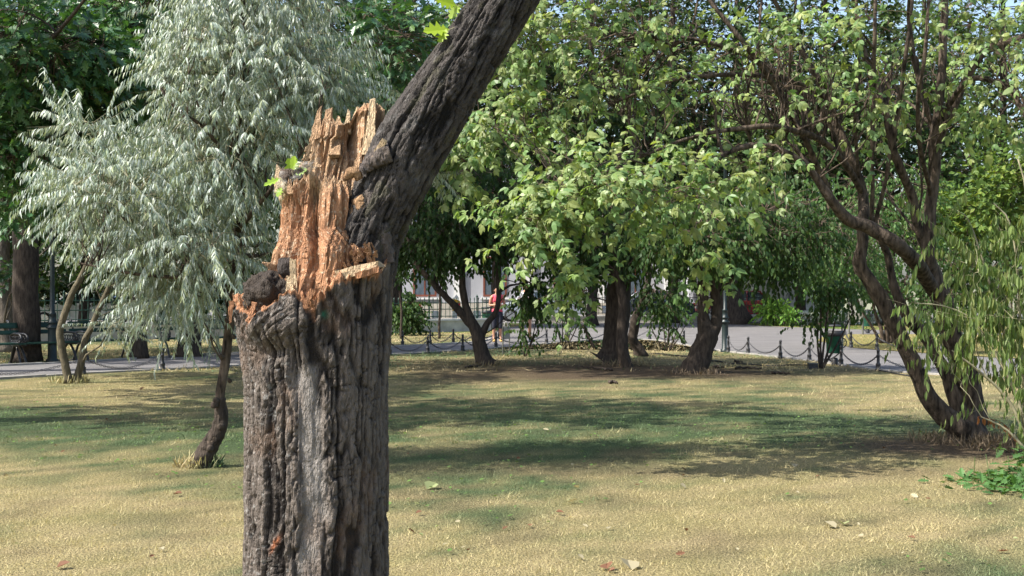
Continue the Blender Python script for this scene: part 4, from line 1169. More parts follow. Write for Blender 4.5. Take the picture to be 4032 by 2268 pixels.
# weeping-leaved shrub at the right edge
d = 12.9
build_tree("weeping_shrub", "shrub with slender arching stems and limp hanging leaves at the right edge", "shrub", G(4050, 1780), [
    S(d, (2590, 1140, 5), (2560, 1000, 4.5), (2500, 880, 4), (2440, 800, 3), (2380, 770, 2), (2300, 762, 1.2)),
    S(d, (2590, 1130, 5), (2540, 1010, 4), (2460, 930, 3), (2395, 880, 2)),
    S(d, (2600, 1140, 5), (2570, 900, 4), (2560, 700, 3.5), (2540, 560, 2.5), (2500, 510, 1.5)),
    S(d, (2610, 1140, 5, .2), (2530, 850, 4, .2), (2480, 680, 3, .2), (2440, 560, 2, .2), (2410, 530, 1)),
    S(d, (2610, 1140, 5, .2), (2590, 800, 4, .2), (2580, 500, 3, .2), (2560, 400, 2, .2)),
    S(d, (2590, 1140, 4, -.1), (2530, 1080, 3, -.1), (2470, 1050, 1.5, -.1))],
    [(3970, 1180, d, 140, 260, .6, 48), (3850, 1260, d, 140, 120, .5, 24), (4010, 1000, d, 90, 220, .5, 34), (3840, 1040, d, 110, 150, .4, 16), (4010, 1560, d, 80, 220, .4, 18), (3770, 1440, d, 60, 50, .3, 4), (3660, 1225, d, 110, 30, .15, 7), (4150, 1200, d, 140, 420, .6, 40), (3700, 920, d + .2, 50, 100, .2, 4)],
    'hang', 'twig_pale', 31, sides=8, rough=.05, parts=300, limb_r=.007, limbs_per=6, twig_r=.002)
# a withered reddish sprig on that shrub
mb = MB(); rr = rs(6)
sp = spline([P(3850, 1640, 13.2), P(3900, 1650, 13.2), P(3950, 1668, 13.2), P(4010, 1730, 13.3)], 20)
mb.tube(sp, .003, 5, (.30, .12, .05))
pos = np.repeat(sp[::2], 2, 0); n = len(pos)
emit_leaves(mb, OVAL, pos, np.array([.1, 0, -1.]) + rr.normal(0, .2, (n, 3)), rr.normal(size=(n, 3)), .085, .018, np.array([[.36, .15, .06]]) * (.7 + .6 * rr.random((n, 1))))
o = mb.obj("withered_sprig", M['leaf_light']); tag(o, "withered red-brown sprig with curled leaves beside the multi-stemmed tree base", "sprig")
# low green weeds at the right edge
mb = MB(); n = 420
x = rr.normal(4.15, .26, n); y = rr.normal(11.05, .28, n); z = .02 + .26 * rr.random(n) ** 1.6 * np.exp(-((x - 4.3) / .3) ** 2)
emit_leaves(mb, OAK, np.stack([x, y, z], -1), rr.normal(size=(n, 3)) * [1, 1, .3], np.array([0, -.2, 1.]) + rr.normal(0, .35, (n, 3)), .10, .034, np.array([[.07, .15, .045]]) * (.7 + .7 * rr.random((n, 1))))
for k in range(30):
    a = np.array([rr.normal(4.25, .18), rr.normal(11.05, .2), 0]); mb.tube([a, a + [rr.normal(0, .04), rr.normal(0, .04), .22]], .003, 4, (.10, .16, .05))
o = mb.obj("weed_clump", M['leaf_green']); tag(o, "low clump of jagged green weeds on the lawn at the right edge", "weeds", kind="stuff")

# the three trees in the middle of the lawn; leaf colour darkened to carry their shade
d = 28.4
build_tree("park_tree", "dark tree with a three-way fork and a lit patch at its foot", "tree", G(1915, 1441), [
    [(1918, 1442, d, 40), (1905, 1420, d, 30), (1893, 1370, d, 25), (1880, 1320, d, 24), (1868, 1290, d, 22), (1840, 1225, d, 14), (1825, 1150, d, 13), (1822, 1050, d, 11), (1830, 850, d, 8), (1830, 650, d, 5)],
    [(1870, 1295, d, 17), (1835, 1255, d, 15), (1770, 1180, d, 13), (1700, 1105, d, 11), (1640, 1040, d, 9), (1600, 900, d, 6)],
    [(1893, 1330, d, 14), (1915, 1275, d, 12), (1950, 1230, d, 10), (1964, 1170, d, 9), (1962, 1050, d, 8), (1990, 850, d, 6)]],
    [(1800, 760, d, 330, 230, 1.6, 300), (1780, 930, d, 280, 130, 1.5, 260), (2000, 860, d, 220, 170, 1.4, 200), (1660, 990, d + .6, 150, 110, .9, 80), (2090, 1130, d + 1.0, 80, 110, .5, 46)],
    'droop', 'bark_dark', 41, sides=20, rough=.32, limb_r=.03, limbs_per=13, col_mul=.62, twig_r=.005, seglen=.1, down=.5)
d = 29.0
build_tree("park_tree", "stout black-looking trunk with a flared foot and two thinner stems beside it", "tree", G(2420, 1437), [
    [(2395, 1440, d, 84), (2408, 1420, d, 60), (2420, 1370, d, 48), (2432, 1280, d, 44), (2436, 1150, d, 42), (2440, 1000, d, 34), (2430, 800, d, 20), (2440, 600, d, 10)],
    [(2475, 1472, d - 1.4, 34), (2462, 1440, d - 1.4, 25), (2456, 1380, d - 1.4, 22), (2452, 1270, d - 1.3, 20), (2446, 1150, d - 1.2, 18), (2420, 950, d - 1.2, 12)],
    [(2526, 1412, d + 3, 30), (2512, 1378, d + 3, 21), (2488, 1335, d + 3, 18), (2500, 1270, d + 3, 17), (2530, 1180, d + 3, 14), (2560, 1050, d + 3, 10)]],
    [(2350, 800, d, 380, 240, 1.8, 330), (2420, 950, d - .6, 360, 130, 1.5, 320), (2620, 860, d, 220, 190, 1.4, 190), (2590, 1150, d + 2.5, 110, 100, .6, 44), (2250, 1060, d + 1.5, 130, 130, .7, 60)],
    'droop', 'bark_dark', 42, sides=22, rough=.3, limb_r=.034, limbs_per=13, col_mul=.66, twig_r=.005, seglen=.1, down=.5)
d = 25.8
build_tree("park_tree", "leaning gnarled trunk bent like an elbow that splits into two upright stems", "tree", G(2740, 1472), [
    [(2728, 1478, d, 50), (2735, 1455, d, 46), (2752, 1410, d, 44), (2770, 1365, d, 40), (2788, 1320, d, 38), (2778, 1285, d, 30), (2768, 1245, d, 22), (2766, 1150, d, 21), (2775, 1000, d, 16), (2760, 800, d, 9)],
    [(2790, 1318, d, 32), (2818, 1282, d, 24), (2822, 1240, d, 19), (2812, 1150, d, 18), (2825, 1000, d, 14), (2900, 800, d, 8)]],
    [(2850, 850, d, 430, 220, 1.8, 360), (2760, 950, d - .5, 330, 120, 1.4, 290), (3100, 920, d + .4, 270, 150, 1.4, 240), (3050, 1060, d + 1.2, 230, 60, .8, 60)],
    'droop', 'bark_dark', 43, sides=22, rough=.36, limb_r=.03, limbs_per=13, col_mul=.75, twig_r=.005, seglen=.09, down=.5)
d = 39.0
build_tree("park_tree", "bushy hanging-leaved tree with a cluster of slim reddish stems behind the right tree", "tree", G(3490, 1352), [
    [(3480, 1352, d, 9), (3465, 1290, d, 8), (3440, 1200, d, 6), (3400, 1000, d, 4)], [(3492, 1352, d, 10), (3490, 1280, d, 9), (3500, 1150, d, 8), (3480, 900, d, 5)],
    [(3505, 1353, d, 10), (3512, 1290, d, 9), (3540, 1180, d, 7), (3600, 1000, d, 4)], [(3470, 1352, d, 7), (3440, 1300, d, 6), (3380, 1200, d, 4), (3300, 1050, d, 3)]],
    [(3300, 900, d - 4, 250, 250, 2.0, 300), (3480, 880, d, 240, 260, 2.0, 260), (3330, 1060, d - 2, 200, 110, 1.2, 150), (3520, 1130, d, 150, 110, 1.2, 90), (3620, 760, d, 120, 190, 1.4, 90)],
    'droop', 'bark_brown', 44, sides=8, rough=.1, limb_r=.03, limbs_per=13, col_mul=1.15, twig_r=.006, down=.5)

# saplings and young shrubs with hanging leaves under them
def sapling(label, base, tips, vols, seed, d, r0=3.0, mat='droop', cm=.8, grp="young shrubs with hanging leaves under the trees"):
    b = G(*base)
    stems = [[(base[0] + o, base[1], b[1], r0), ((base[0] + tx) / 2 + o * .6, (base[1] + ty) / 2 + 8, b[1], r0 * .8), (tx, ty, b[1], r0 * .5)] for o, tx, ty in tips]
    return build_tree("young_shrub", label, "shrub", b, stems, [(v[0], v[1], b[1], v[2], v[3], v[4], v[5]) for v in vols], mat, 'bark_dark', seed, sides=6, rough=.05, limb_r=.008, limbs_per=5, col_mul=cm, twig_r=.004, group=grp, down=.6)
sapling("young shrub with two thin stems and hanging leaves right of the small sign", (2068, 1404), [(-3, 2050, 1200), (3, 2120, 1240), (0, 2160, 1190)], [(2085, 1190, 90, 80, .4, 40), (2060, 1310, 40, 50, .2, 12)], 51, 30)
sapling("young shrub with many upright bare stems between the runner and the stout trunk", (2225, 1352), [(-14, 2190, 1250), (-8, 2215, 1240), (0, 2235, 1230), (8, 2262, 1240), (14, 2285, 1250)], [(2210, 1180, 100, 60, .6, 34), (2190, 1280, 26, 20, .2, 5)], 52, 40)
sapling("young shrub with a fan of thin stems between the stout and the leaning trunks", (2625, 1382), [(-6, 2560, 1280), (-3, 2610, 1230), (0, 2640, 1200), (4, 2680, 1260), (6, 2700, 1280)], [(2630, 1210, 80, 70, .5, 44), (2640, 1290, 50, 30, .3, 8)], 53, 36)
sapling("young shrub leaning over the iron bin, dark drooping leaves on long stems", (3235, 1452), [(-6, 3215, 1250), (0, 3260, 1180), (6, 3310, 1170), (4, 3360, 1230), (-2, 3230, 1130)], [(3270, 1150, 110, 60, .5, 36), (3190, 1250, 50, 45, .2, 8), (3330, 1120, 120, 60, .4, 30)], 54, 27, r0=5.0)
sapling("thin leaning green stem left of the stout trunk's foot", (2345, 1376), [(0, 2310, 1320), (0, 2295, 1280)], [(2290, 1270, 40, 40, .2, 12)], 55, 38, r0=6)

# round clipped bush and slim young trunks before the fence
d = 46.0
build_tree("round_bush", "round dark bush on a short stem in front of the fence", "bush", G(1595, 1322), [[(1597, 1323, d, 6), (1596, 1290, d, 6), (1600, 1240, d, 5), (1600, 1190, d, 3)]],
    [(1615, 1245, d, 72, 48, .6, 150), (1570, 1240, d, 50, 40, .5, 80), (1620, 1190, d, 40, 34, .4, 50), (1635, 1290, d, 22, 30, .2, 16)], 'droop', 'bark_dark', 61, sides=8, rough=.1, limb_r=.02, limbs_per=10, col_mul=.8, twig_r=.005)
for lab, x0, x1, seed in (("slim dark young tree trunk beside the round bush", 1580, 1572, 62), ("slim dark young tree trunk midway between round bush and forked tree", 1729, 1735, 63)):
    d = G(x0, 1334)[1]
    build_tree("young_tree", lab, "tree", G(x0, 1334), [[(x0, 1336, d, 6), (x0 + 2, 1250, d, 5), (x1, 1120, d, 4.5), (x1, 900, d, 3)]], [(x1, 930, d, 110, 160, 1.0, 120), (x1, 1080, d, 60, 40, .5, 24)],
               'droop', 'bark_dark', seed, sides=8, rough=.1, limb_r=.02, col_mul=.8, twig_r=.005, group="young trees by the fence")

# dark oaks at the left
d = 29.4
build_tree("oak_tree", "big dark oak trunk standing behind the benches on the left", "tree", G(108, 1428), [
    [(108, 1432, d, 62), (106, 1400, d, 54), (104, 1200, d, 49), (98, 900, d, 46), (96, 500, d, 42), (100, 100, d, 34), (110, -400, d, 22), (120, -900, d, 10)],
    [(98, 500, d, 20), (200, 330, d - 3, 14), (420, 220, d - 6, 8), (560, 140, d - 8, 4)],
    [(98, 640, d, 18), (20, 420, d - 5, 12), (120, 260, d - 9, 9), (270, 80, d - 12, 7), (380, -60, d - 13, 5)],
    [(98, 420, d, 18), (-100, 300, d - 5, 12), (-300, 200, d - 8, 8)]],
    [(180, 200, 19.5, 330, 230, 2.0, 420), (420, 300, 21.0, 260, 230, 1.8, 300), (120, 560, 20.5, 260, 200, 1.6, 260), (330, 620, 23.5, 280, 200, 1.8, 220), (500, 40, 22.5, 260, 140, 2.0, 200), (60, 800, 24.0, 170, 110, 1.2, 100), (-250, 300, 20, 300, 400, 2, 160)],
    'oak', 'bark_dark', 71, sides=22, rough=.12, limb_r=.04, limbs_per=13, twig_r=.006, seglen=.2, col_mul=1.25)
d = 34.0
build_tree("oak_tree", "grey trunk at the left picture edge, next to the big dark oak", "tree", G(20, 1388), [
    [(22, 1390, d, 50), (18, 1340, d, 38), (14, 1200, d, 34), (5, 900, d, 32), (0, 500, d, 28), (-10, 0, d, 22), (-20, -600, d, 10)], [(0, 520, d, 12), (200, 300, d, 8), (500, 150, d, 4)]],
    [(60, 1090, d - 2, 90, 60, .8, 40), (300, 800, d, 360, 220, 2, 190), (200, 350, d, 420, 300, 2.2, 260)], 'oak', 'bark_grey', 72, sides=20, rough=.09, limb_r=.04, twig_r=.006, seglen=.2)
d = 36.0
build_tree("oak_tree", "spreading oak foliage behind the leaning limb at the top", "tree", P(1250, 1134, d) * [1, 1, 0], [
    [(1250, 1375, d, 40), (1250, 1000, d, 34), (1270, 500, d, 26), (1300, 0, d, 18), (1320, -500, d, 8)], [(1270, 450, d, 12), (1450, 300, d - 3, 8), (1650, 200, d - 5, 4)]],
    [(1560, 170, 24, 260, 200, 2, 260), (1350, 120, 28, 300, 260, 2, 200), (1500, 420, 27, 260, 160, 2, 150), (1300, 600, 33, 340, 330, 2.5, 220)], 'oak', 'bark_dark', 73, sides=14, rough=.1, limb_r=.04, twig_r=.006, col_mul=1.2, seglen=.2)

# ragged grass and litter round the feet of the trees
def foot_tuft(p, R, n, seed, h):
    r = rs(seed); az = r.random(n) * 6.283; rad = R * (1 + .9 * r.random(n) ** 2)
    b = np.stack([p[0] + np.cos(az) * rad, p[1] + np.sin(az) * rad * .8, 0 * az - .004], -1)
    D = np.stack([r.normal(0, .45, n), r.normal(0, .45, n), np.ones(n)], -1)
    mb = MB(); emit_leaves(mb, LANCE, b, D, r.normal(size=(n, 3)), h * (.4 + .8 * r.random(n)), .004 + .00012 * p[1], lawn_colour(b[:, 0], b[:, 1], r.random(n)) * (.6 + .7 * r.random((n, 1))))
    return mb
ft = MB()
for k, (p, R, n, h) in enumerate(((G(780, 1838), .12, 260, .13), (G(3810, 1738), .34, 420, .12), (G(280, 1508), .2, 160, .16), (G(1915, 1440), .25, 160, .14), (G(2420, 1440), .45, 220, .14), (G(2738, 1473), .28, 180, .14), (G(4000, 1770), .3, 300, .18))):
    t_ = foot_tuft(p, R, n, 800 + k, h); ft.add(np.vstack(t_.V), [f for f in t_.F], np.vstack(t_.C))
tag(ft.obj("grass_tufts", M['grass']), "longer ragged grass round the feet of the trees", "grass", kind="stuff")

# trunks between the benches
for lab, x, y, rr_, seed in (("short thick trunk behind the middle bench, foot lit by the sun", 545, 1412, 34, 74), ("broad dark trunk behind the bench nearest the broken tree", 745, 1404, 46, 75)):
    d = G(x, y)[1]
    build_tree("park_tree", lab, "tree", G(x, y), [[(x, y + 3, d, rr_ * 1.3), (x, y - 40, d, rr_), (x + 4, 1100, d, rr_ * .85), (x, 600, d, rr_ * .7), (x, 0, d, rr_ * .5), (x, -600, d, rr_ * .3)]],
               [(x, 250, d + 3, 420, 300, 2.5, 260), (x, 850, d + 4, 330, 240, 2.2, 180)], 'far', 'bark_dark', seed, sides=16, rough=.12, limb_r=.05, twig_r=.007, seglen=.2)

# big leaning trunk beyond the plaza
d = 60.0
build_tree("park_tree", "huge dark leaning trunk beyond the plaza beside the fence", "tree", G(2900, 1277), [
    [(2912, 1280, d, 62), (2900, 1250, d, 50), (2880, 1190, d, 46), (2850, 1100, d, 44), (2800, 900, d, 36), (2760, 500, d, 20)], [(2850, 1100, d, 24), (2950, 900, d, 18), (3050, 600, d, 10)]],
    [(2700, 700, d, 420, 300, 3.5, 260), (3000, 600, d, 360, 330, 3.5, 260), (3100, 950, d, 260, 140, 2.5, 120)], 'far', 'bark_dark', 81, sides=14, rough=.15, limb_r=.08, twig_r=.012, seglen=.3)

# backdrop trees beyond the path and the fence; shade painted into most leaf tones
def back_tree(label, px, d, h_top, w, n, seed, cm=1.0, tr=22, low=1080, grp="trees along the back of the park"):
    g = np.array([(px - CX) / F_PX * d, d, 0.0]); yb = CY + CAM_H * F_PX / d
    vols = [(px, (h_top + low) / 2, d, w, (low - h_top) / 2, w * d / F_PX * .7, n), (px - w * .5, (h_top + low) / 2 + 120, d, w * .6, (low - h_top) * .33, w * d / F_PX * .5, n * .45), (px + w * .5, (h_top + low) / 2 + 60, d, w * .6, (low - h_top) * .36, w * d / F_PX * .5, n * .45)]
    return build_tree("backdrop_tree", label, "tree", g, [[(px, yb + 2, d, tr * 1.4), (px, yb - 30, d, tr), (px + 8, 900, d, tr * .8), (px, (h_top + low) / 2, d, tr * .55), (px, h_top + 100, d, tr * .2)]], vols, 'far', 'bark_dark', seed,
                      sides=10, rough=.1, limb_r=.06, limbs_per=16, col_mul=cm, twig_r=.010, group=grp, seglen=.4, down=.2)
bt = [("dark green tree high behind the light-leaved canopy", 2460, 66, -520, 340, 420, .6), ("dark green tree high behind the arching branches, beyond the plaza", 2900, 68, -520, 340, 420, .6), ("dark tree outside the picture beyond the left bench", -520, 47, -250, 420, 420, .9), ("dark tree outside the picture farther left of the benches", -950, 52, -250, 420, 420, .9), ("dense dark tree at the far left behind the fence, left of the oaks", -60, 50, -250, 420, 560, .9), ("tall dark tree behind the left lamp post", 330, 53, -300, 400, 560, .85),
      ("tall dark tree hidden behind the silvery tree", 760, 51, -280, 420, 560, .85), ("dark tree behind the splintered wood", 1150, 54, -260, 400, 560, .85), ("dark tree just right of the broken trunk above the round bush", 1560, 56, -200, 380, 600, .75),
      ("dark tree above the woman in pink", 1950, 55, -260, 380, 600, .62), ("dark tree behind the stout trunk", 2330, 58, -260, 400, 600, .62), ("mid green tree behind the lamp post", 2650, 62, -420, 380, 560, .65),
      ("mid green tree above the silver flower bed", 3150, 68, -60, 330, 420, .8), ("light olive tree behind the right tree's stems", 3500, 60, -60, 320, 420, .8), ("yellowing tree at the far right above the flower bed", 3880, 58, 480, 290, 420, 1.35),
      ("thin-crowned green tree at the far right top corner", 3950, 64, -420, 360, 520, .9), ("mid green tree behind the arching branches", 3250, 57, -420, 320, 480, .6),
      ("dark green tree behind the tallest right-hand stem", 3640, 70, -420, 320, 460, .85)]
for i, (lab, px, d, ht, w, n, cm) in enumerate(bt):
    back_tree(lab, px, d, ht, w, n, 100 + i, cm, low=1200 if px < 1300 else 1080)
# dark evergreen bush and yellowing shrubs at the right
def bush(name, label, px, py, d, rx, ry, n, seed, cm, style='far', tint=None):
    g = np.array([(px - CX) / F_PX * d, d, 0.0]); yb = CY + CAM_H * F_PX / d
    return build_tree(name, label, "bush", g, [[(px + o, yb + 1, d, 4), (px + o * 3, (yb + py) / 2, d, 3), (px + o * 6, py, d, 2)] for o in (-10, 0, 10)], [(px, py, d, rx, ry, rx * d / F_PX * .7, n)], style, 'bark_dark', seed, sides=6, rough=.05, limb_r=.02, limbs_per=12, col_mul=cm, twig_r=.006)
bush("dark_bush", "dense dark green bush behind the right tree and weeping shrub", 3800, 1120, 33, 230, 190, 360, 131, .75, 'droop')
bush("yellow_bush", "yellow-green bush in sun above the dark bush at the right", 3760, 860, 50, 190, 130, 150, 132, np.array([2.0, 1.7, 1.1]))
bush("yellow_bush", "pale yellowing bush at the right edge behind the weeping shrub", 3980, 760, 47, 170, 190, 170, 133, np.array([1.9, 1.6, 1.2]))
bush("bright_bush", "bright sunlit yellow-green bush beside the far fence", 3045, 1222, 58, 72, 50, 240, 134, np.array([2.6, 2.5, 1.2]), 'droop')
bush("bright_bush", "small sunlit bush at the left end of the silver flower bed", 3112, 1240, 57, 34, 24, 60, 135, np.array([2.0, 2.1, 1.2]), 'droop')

for i, (lab, px, w) in enumerate((("dark hedge-like bush behind the railing at the far left", 150, 260), ("dark bush behind the railing and the silvery trees", 560, 260), ("dark bush behind the railing left of the broken trunk", 980, 260))):
    bush("dark_bush", lab, px, 1120, 57, w, 130, 300, 140 + i, .6)
# silver-leaved flower bed
mb = MB(); rr = rs(4); n = 9000
x = rr.uniform(11.6, 17.5, n); y = rr.uniform(58.3, 60.8, n); top = .42 + .22 * fbm(x * 1.4, y * 1.4, 0, 6, 3)
z = top * rr.random(n) ** .4
emit_leaves(mb, DIAMOND, np.stack([x, y, z], -1), rr.normal(size=(n, 3)) + [0, 0, .7], rr.normal(size=(n, 3)), .13, .04, np.array([[.50, .55, .52]]) * (.7 + .5 * rr.random((n, 1))))
tag(mb.obj("silver_foliage", M['leaf_silver']), "low bed of silvery white foliage plants in the far lawn", "flower bed", kind="stuff")

# tall trees outside the picture on the left: they shade the lawn and the path
def shade_tree(label, x, y, zc, rx, ry, rz, n, seed, tx):
    px, py = CX + x / y * F_PX, CY - (zc - CAM_H) / y * F_PX; k = F_PX / y
    yb = CY + CAM_H * k
    return build_tree("tall_oak", label, "tree", (x + tx, y, 0), [[(px + tx * k, yb + 2, y, .42 * k), (px + tx * k, yb - .6 * k, y, .32 * k), (px + (tx * .6) * k, py + .8 * rz * k, y, .25 * k), (px, py - .5 * rz * k, y, .08 * k)]],
                      [(px, py, y, rx * k, rz * k, ry, n)], 'far', 'bark_dark', seed, sides=14, rough=.1, limb_r=.07, limbs_per=14, twig_r=.012, seglen=.4)
shade_tree("tall oak outside the picture to the left, shading the middle of the lawn", -8.8, 15.0, 9.3, 5.2, 2.2, 2.2, 360, 151, -2.0)
shade_tree("tall oak outside the picture to the left, shading the lawn under the small trees", -8.5, 25.2, 11.4, 5.5, 2.8, 2.4, 420, 152, -4.5)
shade_tree("tall oak outside the picture to the left, shading the benches", -17.0, 28.5, 11.2, 5.0, 3.6, 2.6, 420, 153, -1.0)

# ------------------------------------------------------------------ bollards and chains
BOL_H = 0.46
prof = [(.085, 0), (.088, .03), (.070, .05), (.066, .11), (.074, .125), (.074, .14), (.046, .16), (.043, .30), (.052, .31), (.052, .325), (.042, .335), (.041, .40), (.050, .41), (.050, .425), (.038, .435), (.040, .455), (.0, .46)]
bmb = MB(); bmb.lathe(prof, sides=14)
BOL_ME = bmb.mesh("bollard", M['iron'], smooth=True)
link = MB()
t = np.linspace(0, 2 * np.pi, 8, endpoint=False)
def chain_between(a, b, sag, label, group):
    a, b = np.asarray(a, float), np.asarray(b, float)
    tt = np.linspace(0, 1, 60)[:, None]
    c = a * (1 - tt) + b * tt; c[:, 2] -= sag * 4 * (tt * (1 - tt))[:, 0]
    ln = np.linalg.norm(np.diff(c, axis=0), axis=1); cum = np.concatenate([[0], np.cumsum(ln)])
    n = int(cum[-1] / .042); s = (np.arange(n) + .5) / n * cum[-1]
    p = np.stack([np.interp(s, cum, c[:, k]) for k in range(3)], -1); ax = norm(np.gradient(p, axis=0))
    up = np.array([0, 0, 1.]); sd = norm(np.cross(ax, up)); vv = np.cross(sd, ax)
    alt = (np.arange(n) % 2)[:, None]
    wv = sd * alt + vv * (1 - alt); tv = vv * alt + sd * (1 - alt)
    th = np.linspace(0, 2 * np.pi, 8, endpoint=False); ph = np.array([0, 2.1, 4.2])
    ring = ax[:, None] * (np.cos(th) * .030)[None, :, None] + wv[:, None] * (np.sin(th) * .016)[None, :, None]
    rn = norm(ax[:, None] * np.cos(th)[None, :, None] + wv[:, None] * np.sin(th)[None, :, None])
    V = p[:, None, None] + ring[:, :, None] + .007 * (rn[:, :, None] * np.cos(ph)[None, None, :, None] + tv[:, None, None] * np.sin(ph)[None, None, :, None])
    i = np.arange(8)[:, None]; j = np.arange(3)[None]
    f = np.stack([i * 3 + j, ((i + 1) % 8) * 3 + j, ((i + 1) % 8) * 3 + (j + 1) % 3, i * 3 + (j + 1) % 3], -1).reshape(-1, 4)
    mb = MB(); mb.add(V.reshape(-1, 3), (np.arange(n)[:, None, None] * 24 + f[None]).reshape(-1, 4))
    o = mb.obj("chain", M['chain']); return tag(o, label, "chain", group)
ORD = ["first", "second", "third", "fourth", "fifth", "sixth", "seventh", "eighth", "ninth", "tenth", "eleventh", "twelfth"]
def bollard_row(pix, where, chains=True, z=0.0, h=1.0, closing=()):
    P_ = [G(*p) for p in pix]
    for i, p in enumerate(P_):
        o = bpy.data.objects.new("bollard", BOL_ME); COL.objects.link(o); o.location = (p[0], p[1], z); o.scale = (.68, .68, .92 * h); o.rotation_euler[2] = i * .7
        tag(o, f"dark iron bollard, {ORD[i]} from the left {where}", "bollard", "iron bollards along the paths")
    if chains:
        for i in range(len(P_) - 1):
            a, b = P_[i].copy(), P_[i + 1].copy(); t_ = norm(b - a)
            a = a + t_ * .032; b = b - t_ * .032; a[2] = b[2] = z + .29 * h
            chain_between(a, b, .21, f"chain between {ORD[i]} and {ORD[i+1]} bollard {where}", "iron chains between the bollards")
bollard_row([(-260, 1505), (328, 1474), (640, 1457)], "along the lawn edge by the benches", z=.0)
bollard_row([(640 + 320, 1440), (1270, 1418), (1535, 1399), (1684, 1390), (1822, 1381), (1953, 1371), (2152, 1354)], "at the lawn edge behind the broken trunk")
bollard_row([(2235, 1349), (2400, 1339), (2558, 1337), (2693, 1360)], "behind the stout trunk")
bollard_row([(2693 + 175, 1388), (2946, 1394), (3073, 1411), (3187, 1421), (3312, 1440), (3458, 1459), (3770, 1480)], "of the row right of the lamp post")
bollard_row([(1585, 1363), (1694, 1358), (1785, 1352), (1872, 1346), (1965, 1332)], "beyond the path near the round bush")
bollard_row([(3326, 1321), (3351, 1370), (3453, 1378), (3706, 1396)], "round the notice-board grass island", z=.02)
bollard_row([(2939, 1270), (2957, 1273), (3003, 1281), (3076, 1281), (3156, 1288)], "before the silver flower bed", h=1.0)

# ------------------------------------------------------------------ benches
def make_bench(label, base, ang, length=2.3):
    """cast-iron ends with scrolled arms, green slats; local x along the bench, -y to the front"""
    root = bpy.data.objects.new("park_bench", None); COL.objects.link(root)
    tag(root, label, "bench", "green slatted park benches along the path")
    for s in (-1, 1):
        x = s * (length / 2 - .12); f = MB()
        f.tube(spline([(x, -.30, 0), (x, -.27, .06), (x, -.20, .20), (x, -.10, .34), (x, 0.0, .40), (x, .10, .34), (x, .18, .20), (x, .26, .05), (x, .30, 0)], 26), .026, 8)
        f.tube(spline([(x, -.27, .40), (x, -.1, .40), (x, .12, .385), (x, .22, .42), (x, .29, .62), (x, .37, .86), (x, .42, .90)], 26), .024, 8)
        f.box((x - .03, -.34, 0), (x + .03, -.24, .025)); f.box((x - .03, .25, 0), (x + .03, .35, .025))
        fr = f.obj("end_frame", M['iron'], root, smooth=True)
        a = MB()
        a.tube(spline([(x, .26, .60), (x, .10, .635), (x, -.12, .635), (x, -.26, .62), (x, -.33, .56), (x, -.32, .49), (x, -.26, .47), (x, -.23, .51), (x, -.26, .54)], 30), .022, 8)
        for k in range(5):
            cy = -.18 + k * .09
            th = np.linspace(0, 2 * np.pi, 13)
            a.tube(np.stack([np.full(13, x), cy + .040 * np.cos(th), .525 + .055 * np.sin(th)], -1), .010, 5, cap=False)
        a.tube([(x, -.28, .45), (x, .2, .45)], .014, 6)
        ar = a.obj("armrest", M['iron'], root, smooth=True)
    def slat(c, dx, dy, dz, tilt=0.0):
        mb = MB(); mb.box((-dx, -dy, -dz), (dx, dy, dz)); o = mb.obj("slat", M['slat_green'], root); o.location = c; o.rotation_euler[0] = tilt
        bv = o.modifiers.new("edge", 'BEVEL'); bv.width = .006; bv.segments = 2
    for k in range(5):
        slat((0, -.25 + k * .105, .43), length / 2, .043, .016)
    for zz, yy in ((.80, .352), (.655, .305)):
        slat((0, yy - .03, zz), length / 2, .014, .060 if zz > .7 else .045, math.radians(-18))
    root.location = tuple(base); root.rotation_euler[2] = ang
    return root
def bench_at(label, pxa, pya, pxb, pyb):
    a, b = G(pxa, pya), G(pxb, pyb); c = (a + b) / 2; dv = b - a
    return make_bench(label, (c[0], c[1] + .15, 0), math.atan2(dv[1], dv[0]), np.linalg.norm(dv) + .24)
bench_at("green slatted bench with black scrolled iron ends at the left picture edge", -420, 1452, 50, 1435)
bench_at("green slatted bench between the left oak and the two-stemmed silvery tree", 62, 1434, 262, 1424)
bench_at("green slatted bench half hidden behind the two-stemmed silvery tree", 310, 1421, 500, 1412)
bench_at("green slatted bench behind the single small bollard, left of the broken trunk", 640, 1408, 1010, 1396)

